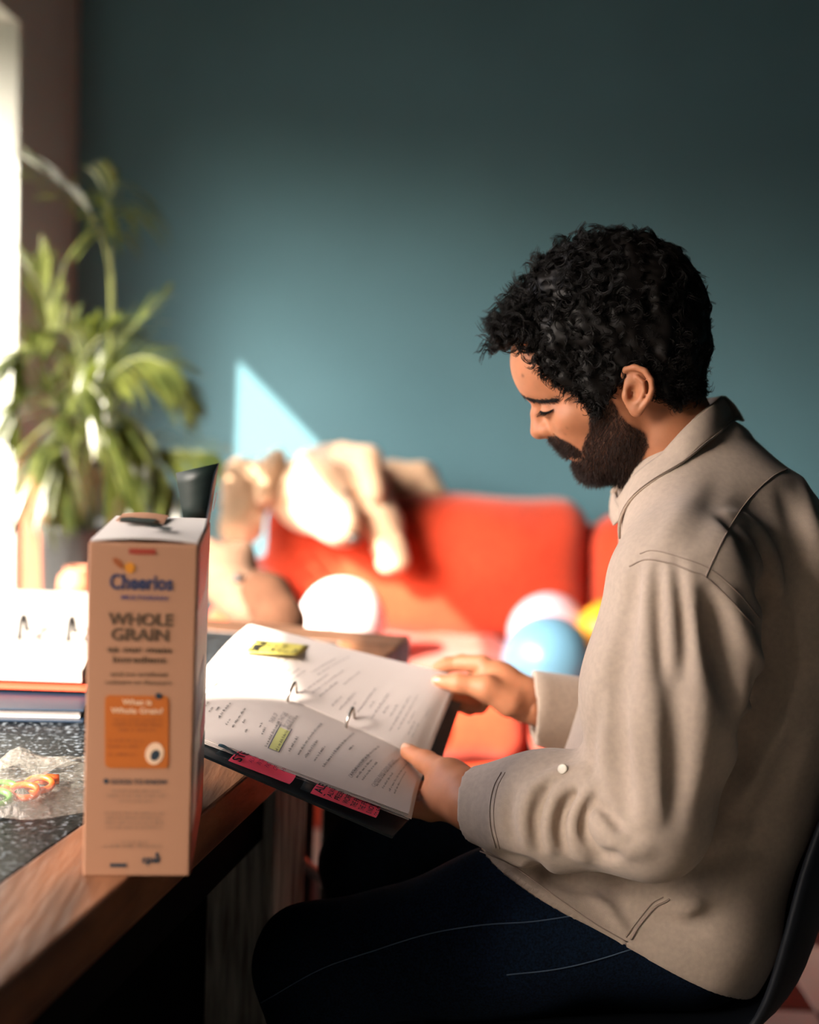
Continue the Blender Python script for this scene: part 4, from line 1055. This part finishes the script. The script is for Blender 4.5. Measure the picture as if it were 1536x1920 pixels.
# ---- collar: stand and folded leaf, both sides
def mir(q):                                                # mirror in the man's middle plane
    n_ = np.array([-.10, -.995, 0.0]); d = np.dot(np.array(q) - COLc, n_); return np.array(q) - 2 * d * n_
COLc = PY(1300, 840, YM)
topn = [PY(1357, 742, YM + .005), PY(1340, 756, YM - .070), PY(1290, 795, YM - .102), PY(1225, 866, YM - .104), PY(1178, 913, YM - .080), PY(1152, 938, YM - .046)]
lown = [PY(1389, 787, YM + .012), PY(1352, 812, YM - .092), PY(1296, 858, YM - .128), PY(1240, 925, YM - .134), PY(1205, 975, YM - .118), PY(1180, 1009, YM - .096)]
def leaf(a, b, name):
    A, B = spline(a, 28), spline(b, 28)
    G = [[A[i] + (B[i] - A[i]) * t + Z_ * .004 * math.sin(math.pi * t) for t in np.linspace(0, 1, 9)] for i in range(28)]
    return np.array(G)
G = leaf(topn, lown, 'collar')
# lift the leaf off the cloth where it would sink in
def clear(G, f, gap):
    H = G.reshape(-1, 3).copy()
    for _ in range(14):
        d = f(H.astype(np.float32)); m = d < gap
        if not m.any(): break
        e = .002; g = np.stack([f((H + e * np.eye(3)[k]).astype(np.float32)) - d for k in range(3)], 1); g /= np.linalg.norm(g, axis=1)[:, None] + 1e-9
        H[m] += g[m] * (gap - d[m])[:, None] * .7
    return H.reshape(G.shape)
G = clear(G, f_shirt0, .0035)
mk('collar', *sheet(G, .0030, False), M_shirt, shirt, True)
Gm = np.array([[mir(q) for q in r] for r in G]); mk('collar', *sheet(Gm, .0030, True), M_shirt, shirt, True)
tubeP = G[:, -1] + (G[:, -2] - G[:, -1]) * .25
mk('seam', *tube(tubeP + LFT * .0016 + Z_ * .0008, .0006, 5), M_seam, shirt, True)
st_ = np.array([[t_ - Z_ * .030 * s + (COLc - t_) * np.array([1, 1, 0]) * .04 * (1 - s) for s in np.linspace(0, 1, 4)] for t_ in np.vstack([spline(topn, 20), [mir(q) for q in spline(topn, 20)[::-1]]])])
mk('collar_stand', *sheet(st_, .002), M_shirt, shirt, True)

# ---- head and neck (modelled in photo pixels about the line of sight, then scaled rigidly)
HS = 1.585 / F_PX; HC = PY(1130, 700, 1.585)
hn_ = CAM - HC; hn_ /= np.linalg.norm(hn_); hr_ = RT - hn_ * np.dot(RT, hn_); hr_ /= np.linalg.norm(hr_); hu_ = np.cross(hn_, hr_)
HM = np.stack([hr_, -hu_, hn_])                             # rows: photo right, photo down, towards the camera
def to_h(P): return (((P - HC.astype(np.float32)) @ HM.T.astype(np.float32)) / HS + A3((1130, 700, 0))).astype(np.float32)
def from_h(q): return HC + ((np.array(q, float) - np.array([1130, 700, 0])) * HS) @ HM
TI = math.radians(-15)
def sym(q): q = q.copy(); q[:, 2] = np.abs(q[:, 2]); return q
ear_out = [(1165, 706, 108), (1170, 693, 113), (1186, 689, 119), (1204, 696, 124), (1215, 712, 127), (1217, 728, 127), (1212, 744, 124), (1203, 758, 119), (1196, 768, 114)]
anti = [(1190, 706, 119), (1201, 716, 121), (1203, 732, 121), (1197, 747, 118), (1188, 757, 115)]
def f_head_px(q):
    s = sym(q)
    d = s_ell(q, (1146, 606, 0), (160, 146, 110), TI)
    d = smin(d, s_ell(q, (1238, 668, 0), (72, 82, 82)), 40)                             # back of the skull
    d = smin(d, s_ell(q, (1040, 680, 0), (82, 92, 84), math.radians(-14)), 36)          # forehead
    d = smin(d, s_ell(s, (1140, 735, 20), (88, 84, 82)), 40)
    d = smin(d, s_ell(q, (1096, 790, 0), (66, 80, 66), math.radians(-30)), 20)          # middle of the face
    d = smin(d, s_ell(s, (1076, 780, 46), (34, 26, 28), math.radians(-20)), 22)         # cheekbone
    d = smin(d, s_cone(s, (1174, 800, 64), (1118, 872, 24), 28, 24), 30)                # jaw
    d = smin(d, s_ell(q, (1112, 872, 0), (25, 26, 32)), 16)                             # chin
    d = smin(d, s_ell(q, (1098, 840, 0), (32, 27, 42), math.radians(-20)), 12)          # mouth
    d = smin(d, s_cone(q, (1138, 846, 0), (1178, 850, 0), 46, 56), 30)                  # under the jaw
    d = smin(d, s_cone(s, (993, 730, 4), (1036, 735, 52), 9, 10), 12)                   # brow ridge
    d = smax(d, -s_ell(s, (1003, 768, 36), (16, 15, 20)), 12)                           # sockets
    d = smin(d, s_ell(s, (1038, 769, 37), (21, 16, 21)), 6)                             # lids over the eyeballs
    d = smax(d, -s_chain(s, [(1012, 758, 46), (1026, 753, 56), (1044, 754, 62)], [1.2, 1.8, 1.2], 2), 5)   # lid crease
    n = s_chain(q, [(1012, 746, 0), (1009, 775, 0), (1012, 808, 0)], [10, 11, 15.5], 8)   # nose
    n = smin(n, s_ell(s, (1029, 805, 15), (15, 12.5, 10)), 8)
    n = smin(n, s_cone(q, (1020, 765, 0), (1038, 806, 0), 12, 15), 12)
    n = smin(n, s_cone(q, (1014, 812, 0), (1036, 816, 0), 9, 7), 6)
    n = smax(n, -s_ell(s, (1024, 822, 8), (7, 4, 4)), 3)
    d = smin(d, n, 8)
    d = smax(d, -s_chain(s, [(1043, 796, 22), (1047, 812, 27), (1062, 828, 38)], [2, 2.5, 2], 2), 7)   # crease beside the nose
    d = smin(d, s_cone(q, (1050, 828, 0), (1068, 842, 0), 9, 8), 6)                      # upper lip
    d = smin(d, s_cone(s, (1073, 846, 0), (1090, 851, 25), 6, 4), 4)
    d = smin(d, s_cone(s, (1080, 857, 0), (1093, 857, 24), 6.5, 4), 4)
    d = smax(d, -s_cone(s, (1064, 851, 0), (1094, 854, 28), 1.2, 1.2), 3)
    d = smax(d, -s_ell(s, (1076, 868, 0), (5, 4, 22)), 6)
    d = smin(d, s_chain(q, [(1236, 750, 0), (1252, 820, 0), (1300, 900, 0)], [78, 80, 86], 30), 26)   # neck
    e = s_ell(s, (1190, 730, 112), (25, 41, 7), math.radians(4))                        # ears
    e = smin(e, s_chain(s, ear_out, [4.5, 5.5, 6, 6, 6, 5.5, 5.5, 5.5, 6], 2), 4)
    e = smin(e, s_chain(s, anti, [3.5, 4.5, 4.5, 4.5, 4], 2), 4)
    e = smin(e, s_ell(s, (1190, 766, 112), (11, 12, 7)), 6)
    e = smax(e, -s_ell(s, (1183, 735, 124), (11, 16, 17), math.radians(4)), 4)
    e = smax(e, -s_chain(s, [(1176, 704, 124), (1195, 702, 130), (1208, 718, 132), (1208, 738, 130)], [3, 4, 3.5, 2.5], 2), 3)
    e = smin(e, s_ell(s, (1171, 741, 111), (6, 9, 8)), 4)
    return smin(d, e, 5)
def f_head(P):
    q = to_h(P); return f_head_px(q) * HS
b0 = from_h((940, 950, -140)); b1 = from_h((1400, 430, 140))
HV, HQ = surface(f_head, np.minimum(b0, b1) - .02, np.maximum(b0, b1) + .02, .0019, 1)

# ---- hands
def pq(x, y, Y): return A3(PY(x, y, Y))
LH = dict(w=pq(905, 1508, 1.470), th0=pq(842, 1452, 1.525), th1=pq(800, 1429, 1.578), th2=pq(766, 1410, 1.603))
def f_handL(P):
    d = s_chain(P, [pq(930, 1512, 1.46), pq(885, 1504, 1.487), pq(856, 1486, 1.515)], [.028, .029, .030], .02)
    d = smin(d, s_chain(P, [pq(872, 1478, 1.495), LH['th0'], LH['th1'], LH['th2']], [.020, .0175, .0125, .0102], .010), .014)
    d = smin(d, s_ell(P, pq(838, 1492, 1.530), (.031, .038, .022)), .02)
    # four fingers under the binder
    for x0, y0, Y0, L in ((806, 1480, 1.575, .078), (800, 1496, 1.552, .084), (802, 1510, 1.528, .080), (808, 1520, 1.506, .066)):
        a = pq(x0 + 26, y0 - 4, Y0 - .006); b = pq(x0, y0 + 2, Y0); c = b + A3((-L * .5, .004, .002)); e = b + A3((-L * .92, .010, .024))
        d = smin(d, s_chain(P, [a, b, c, e], [.012, .0105, .0095, .0082], .006), .006)
    return d
def f_handR(P):
    d = s_chain(P, [pq(1030, 1322, 1.815), pq(985, 1312, 1.808), pq(950, 1292, 1.812)], [.024, .027, .029], .02)
    d = smin(d, s_ell(P, pq(928, 1278, 1.825), (.028, .026, .030)), .02)
    d = smin(d, s_chain(P, [pq(955, 1315, 1.785), pq(912, 1290, 1.782), pq(860, 1281, 1.788), pq(824, 1278, 1.80)], [.022, .0165, .0122, .0100], .010), .012)
    for pts, r in (([(905, 1245, 1.83), (866, 1243, 1.850), (838, 1247, 1.853), (822, 1254, 1.850)], .0115),
                   ([(902, 1262, 1.845), (872, 1285, 1.865), (850, 1300, 1.850), (842, 1304, 1.835)], .0112),
                   ([(908, 1285, 1.850), (885, 1312, 1.860), (862, 1320, 1.842), (850, 1318, 1.828)], .0108),
                   ([(922, 1300, 1.845), (900, 1324, 1.850), (880, 1328, 1.836), (868, 1324, 1.824)], .0098)):
        d = smin(d, s_chain(P, [pq(*q) for q in pts], [r * 1.15, r, r * .92, r * .8], .006), .007)
    return d
LV, LQ = surface(f_handL, PY(690, 1560, 1.44) - .05, PY(960, 1380, 1.66) + .05, .0016, 1)
RV, RQ = surface(f_handR, PY(780, 1360, 1.75) - .03, PY(1060, 1200, 1.90) + .03, .0016, 1)
# trunk and arms inside the clothes, so that the figure is whole
def f_core(P):
    d = np.maximum(f_torso(P) + .018, .53 - P[:, 2])
    d = smin(d, s_chain(P, [A3(Pm - Z_ * .04), A3(Pm + Z_ * .05 + FWD * .03)], [.075, .055], .04), .05)
    for sh, el, wr in ((SHL, ELB, WRL), (SHR, ELR, WRR)):
        d = smin(d, s_chain(P, [A3(sh), A3(el), A3(wr)], [.055, .042, .026], .03), .04)
    return smin(d, f_legs(P, -.012), .04)
CV, CQ = surface(f_core, (-.30, 1.26, .06), (.64, 2.04, 1.20), .012, 1)
o1, o2, o3 = len(HV), len(HV) + len(LV), len(HV) + len(LV) + len(RV)
BV = np.vstack([HV, LV, RV, CV]); BQ = np.vstack([HQ, LQ + o1, RQ + o2, CQ + o3])
body = mk_np('body', BV, BQ, M_skin, man)
def in_poly(x, y, poly):
    ins = np.zeros(len(x), bool); n = len(poly)
    for i in range(n):
        (x1, y1), (x2, y2) = poly[i], poly[(i + 1) % n]
        c = ((y1 > y) != (y2 > y)) & (x < (x2 - x1) * (y - y1) / (y2 - y1 + 1e-9) + x1); ins ^= c
    return ins
hair_poly = [(946, 660), (962, 640), (985, 630), (1004, 655), (1022, 697), (1037, 713), (1069, 727), (1087, 741), (1100, 756), (1112, 775), (1135, 765), (1146, 740), (1166, 708), (1184, 684), (1206, 688), (1224, 715), (1226, 742), (1240, 752),
             (1264, 762), (1312, 738), (1350, 600), (1260, 400), (1000, 380), (890, 560), (900, 660)]
beard_poly = [(1098, 755), (1112, 775), (1135, 765), (1148, 745), (1160, 770), (1178, 790), (1208, 806), (1214, 830), (1200, 860), (1180, 905), (1130, 935), (1085, 918), (1062, 866), (1078, 862), (1095, 859), (1101, 850), (1094, 838), (1106, 806), (1108, 778)]
mous_poly = [(1030, 818), (1045, 814), (1062, 823), (1080, 832), (1098, 845), (1097, 857), (1084, 854), (1066, 852), (1046, 846), (1032, 831)]
hq = to_h(HV.astype(np.float32))
stub = np.zeros(len(BV), np.float32)
inb = in_poly(hq[:, 0], hq[:, 1], beard_poly) | in_poly(hq[:, 0], hq[:, 1], mous_poly); stub[:o1][inb] = .85
inh = in_poly(hq[:, 0], hq[:, 1], hair_poly) & ~((hq[:, 0] > 1160) & (hq[:, 0] < 1222) & (hq[:, 1] > 684) & (np.abs(hq[:, 2]) > 100)); stub[:o1][inh] = 1.0
moles = [(985, 704, 1.6), (1068, 800, .9), (1063, 811, .5), (1195, 772, .6)]
for mx_, my_, mr_ in moles: stub[:o1][(np.hypot(hq[:, 0] - mx_, hq[:, 1] - my_) < mr_ + .8) & (hq[:, 2] > 0)] = .8
# soften
for _ in range(2):
    acc = np.zeros(len(BV), np.float32); w = np.zeros(len(BV), np.float32)
    for i, j in ((0, 1), (1, 2), (2, 3), (3, 0)):
        for a, b in ((i, j), (j, i)): np.add.at(acc, BQ[:, a], stub[BQ[:, b]]); np.add.at(w, BQ[:, a], 1)
    stub = .4 * stub + .6 * acc / np.maximum(w, 1)
at_ = body.data.attributes.new('stubble', 'FLOAT', 'POINT'); at_.data.foreach_set('value', stub)
# thumb nails
for tip, prev, up_ in ((LH['th2'], LH['th1'], np.array([-.15, -.35, 1.0])), (pq(824, 1278, 1.80), pq(860, 1281, 1.788), np.array([-.1, -.9, .6]))):
    d = (tip - prev) / np.linalg.norm(tip - prev); u = up_ - d * np.dot(up_, d); u /= np.linalg.norm(u); v = np.cross(d, u)
    G = [[tip + d * (.009 * a - .0005) + v * (.0062 * b * math.cos(.5 * a)) + u * (.0100 - .0042 * b * b - .0012 * a * a) for b in np.linspace(-1, 1, 7)] for a in np.linspace(-.85, .85, 7)]
    mk('nail', *sheet(G, .0008, False), M_nail, body, True)

# ---- hair, beard, brows, lashes: strands
def strands(paths, rad, name, m, parent, k=3):
    """paths: (n, m, 3) arrays in metres; tapering tubes"""
    n, s, _ = paths.shape; T = np.gradient(paths, axis=1); T /= np.linalg.norm(T, axis=2)[..., None] + 1e-9
    ref = np.array([.3, .5, .81]); N = np.cross(T, ref); N /= np.linalg.norm(N, axis=2)[..., None] + 1e-9; B = np.cross(T, N)
    tp = (1 - .75 * np.linspace(0, 1, s) ** 2)[None, :, None] * rad
    V = np.stack([paths + tp * (math.cos(2 * math.pi * j / k) * N + math.sin(2 * math.pi * j / k) * B) for j in range(k)], 2)   # n, s, k, 3
    idx = np.arange(n * s * k).reshape(n, s, k); Q = []
    for j in range(k):
        j2 = (j + 1) % k; Q.append(np.stack([idx[:, :-1, j], idx[:, :-1, j2], idx[:, 1:, j2], idx[:, 1:, j]], -1).reshape(-1, 4))
    return mk_np(name, V.reshape(-1, 3), np.vstack(Q), m, parent)
def px2m(P): return HC + ((P - np.array([1130, 700, 0])) * HS) @ HM
def grad_px(q):
    d = f_head_px(q); g = np.stack([f_head_px(q + A3(np.eye(3)[k] * 2)) - d for k in range(3)], 1); return g / (np.linalg.norm(g, axis=1)[:, None] + 1e-9)
# under-layer of the hair: a close dark cap
def f_cap(P):
    q = to_h(P)
    th = np.interp(q[:, 1], [430, 560, 650, 720, 770], [20, 18, 12, 8, 3]).astype(np.float32)
    d = smin(s_ell(q, (1146, 606, 0), (160, 146, 110), TI), s_ell(q, (1050, 690, 0), (86, 92, 88), TI), 40)
    d = smin(d, s_ell(sym(q), (1140, 735, 20), (88, 84, 82)), 40); d = smin(d, s_ell(q, (1238, 668, 0), (72, 82, 82)), 40); d = smin(d, s_chain(q, [(1236, 750, 0), (1252, 820, 0)], [78, 80], 30), 26)
    d = d - th - 4 * vnoise(q, .11, 4) - 2 * vnoise(q, .25, 6)
    # cut away the face, ear and neck: half-spaces in the side view
    def hp(x1, y1, x2, y2):                                # positive on the face side
        n = np.array([y2 - y1, -(x2 - x1)], float); n /= np.linalg.norm(n); return ((q[:, 0] - x1) * n[0] + (q[:, 1] - y1) * n[1]).astype(np.float32)
    face = np.minimum(hp(1010, 600, 930, 655), 1e9)
    cut = np.maximum(-(hp(950, 652, 1000, 648)), -1e9)
    lim = np.interp(q[:, 0], [900, 950, 990, 1010, 1023, 1040, 1070, 1090, 1115, 1140, 1150, 1168, 1190, 1215, 1228, 1264, 1312, 1400], [655, 650, 640, 660, 696, 712, 726, 742, 772, 760, 735, 702, 682, 690, 738, 758, 734, 700]).astype(np.float32)
    return smax(d, (q[:, 1] - lim) * .7, 8) * HS
V, Q = surface(f_cap, np.minimum(b0, b1) - .02, np.maximum(b0, b1) + .03, .003, 1)
hair = mk_np('hair', V, Q, M_hair, man)
# curls
R2 = np.random.default_rng(11)
inh2 = inh & (hq[:, 1] < 790)
cand = hq[inh2]; cand = cand[R2.permutation(len(cand))]
def curls(roots, nrm, per, length, crad, turns, fwd_w, rad, spread):
    nC = len(roots); S = 16; t = np.linspace(0, 1, S)
    out = []
    u1 = np.cross(nrm, np.array([.2, .1, 1.0])); u1 /= np.linalg.norm(u1, axis=1)[:, None]; u2 = np.cross(nrm, u1)
    ph = R2.uniform(0, 6.28, nC); hand = R2.choice([-1, 1], nC); tilt = R2.normal(0, .45, (nC, 2))
    dirn = nrm + tilt[:, :1] * u1 + tilt[:, 1:] * u2 + fwd_w
    dirn /= np.linalg.norm(dirn, axis=1)[:, None]
    a1 = np.cross(dirn, u2); a1 /= np.linalg.norm(a1, axis=1)[:, None]; a2 = np.cross(dirn, a1)
    bend = R2.normal(0, .5, (nC, 3)); Lc = R2.uniform(.7, 1.25, nC); crad = crad * R2.uniform(.75, 1.3, nC)
    for _ in range(per):
        L = length * Lc * R2.uniform(.92, 1.06, nC); off = R2.normal(0, spread, (nC, 3)); p2 = ph + R2.normal(0, .2, nC); cr = crad * R2.uniform(.88, 1.08, nC)
        ang = p2[:, None] + hand[:, None] * turns * 2 * math.pi * t[None]
        grow = np.minimum(t * 3, 1)[None]
        P = roots[:, None] + off[:, None] + dirn[:, None] * (L[:, None] * t[None])[..., None] + bend[:, None] * (L[:, None] * .35 * t[None] ** 2)[..., None] \
            + a1[:, None] * (cr[:, None] * grow * np.cos(ang))[..., None] + a2[:, None] * (cr[:, None] * grow * np.sin(ang))[..., None]
        out.append(P)
    return np.concatenate(out)
front = cand[(cand[:, 0] < 1010) & (cand[:, 1] < 690)]
topc = cand[(cand[:, 1] < 600)]
midc = cand[(cand[:, 1] >= 600) & (cand[:, 1] < 700) & (cand[:, 0] < 1180)]
back = cand[(cand[:, 0] > 1180) & (cand[:, 1] > 560)]
side_ = cand[(cand[:, 1] > 690) & (cand[:, 0] < 1170)]
def lens(r): return np.interp(r[:, 0], [950, 1000, 1080, 1200, 1300], [72, 60, 48, 34, 24])
sets = []
for grp, nC, per, lf, cr, tu, fw, sp_ in ((front, 190, 9, .85, 10, 1.7, (-.75, .45, 0), 1.5), (topc, 820, 9, .74, 11, 1.5, (-.2, .0, 0), 1.5), (midc, 280, 9, .52, 9, 1.4, (-.45, .55, .0), 1.5), (back, 800, 6, .6, 5, 1.1, (.1, .4, 0), 3.5), (side_, 240, 7, .42, 3.5, .8, (-.1, .9, 0), 3.0)):
    if len(grp) == 0: continue
    r = grp[:nC].astype(float); n = grad_px(grp[:nC]).astype(float)
    sets.append(curls(r, n, per, lens(r) * lf, cr, tu, np.array(fw), .8, sp_))
allc = np.concatenate(sets)
strands(px2m(allc), .00056, 'curls', M_hair, hair)
# beard and moustache
bc_ = hq[inb]; bc_ = bc_[R2.permutation(len(bc_))][:7000].astype(float); gn = grad_px(bc_.astype(np.float32)).astype(float)
S = 5; t = np.linspace(0, 1, S); L = np.interp(bc_[:, 1], [750, 800, 860, 900], [7, 9, 13, 15]) * R2.uniform(.7, 1.2, len(bc_))
dirb = gn * .55 + np.array([-.12, .8, 0]) + R2.normal(0, .25, bc_.shape); dirb /= np.linalg.norm(dirb, axis=1)[:, None]
P = bc_[:, None] - gn[:, None] * 1.0 + dirb[:, None] * (L[:, None] * t[None])[..., None] + (R2.normal(0, .3, bc_.shape) )[:, None] * (L[:, None] * .5 * t[None] ** 2)[..., None]
strands(px2m(P), .00034, 'beard', M_beard, man)
# brows
def hairs_on(pts, n, spread, L, d, name, rad, m=M_hair):
    pl = spline([(a, b, c) for a, b, c in pts], 60); r = pl[R2.integers(0, 60, n)] + R2.normal(0, 1, (n, 3)) * np.array(spread)
    q = r.astype(np.float32)
    for _ in range(4):
        g = grad_px(q); q = q - g * f_head_px(q)[:, None]
    g = grad_px(q).astype(float); dd = np.array(d) + R2.normal(0, .25, (n, 3)) + g * .3; dd /= np.linalg.norm(dd, axis=1)[:, None]
    P = q[:, None] - g[:, None] * .5 + dd[:, None] * (L * R2.uniform(.6, 1.1, n)[:, None] * np.linspace(0, 1, 5)[None])[..., None] - g[:, None] * (L * .12 * np.linspace(0, 1, 5) ** 2)[None, :, None]
    strands(px2m(P), rad, name, m, man)
for s in (1, -1):
    hairs_on([(980, 734, 8 * s), (996, 745, 26 * s), (1016, 750, 44 * s), (1046, 747, 64 * s)], 820, (1.5, 3.2, 1.5), 12, (.9, .12, .35 * s), 'eyebrow', .00034)
    # lashes along the lid edge, pointing down and forward
    pl = spline([(1017, 769, 44 * s), (1024, 771, 52 * s), (1032, 770, 57 * s), (1042, 765, 59 * s)], 30)
    strands(px2m(pl[None]), .0007, 'lid_line', M_hair, man)
    dd = np.array([-.45, .75, .35 * s]) + R2.normal(0, .12, (30, 3)); tt = np.linspace(0, 1, 6)
    P = pl[:, None] + dd[:, None] * (12 * tt)[None, :, None] + np.array([-1, 0, 0]) * (4 * tt ** 2)[None, :, None]
    strands(px2m(P), .00042, 'eyelashes', M_hair, man)
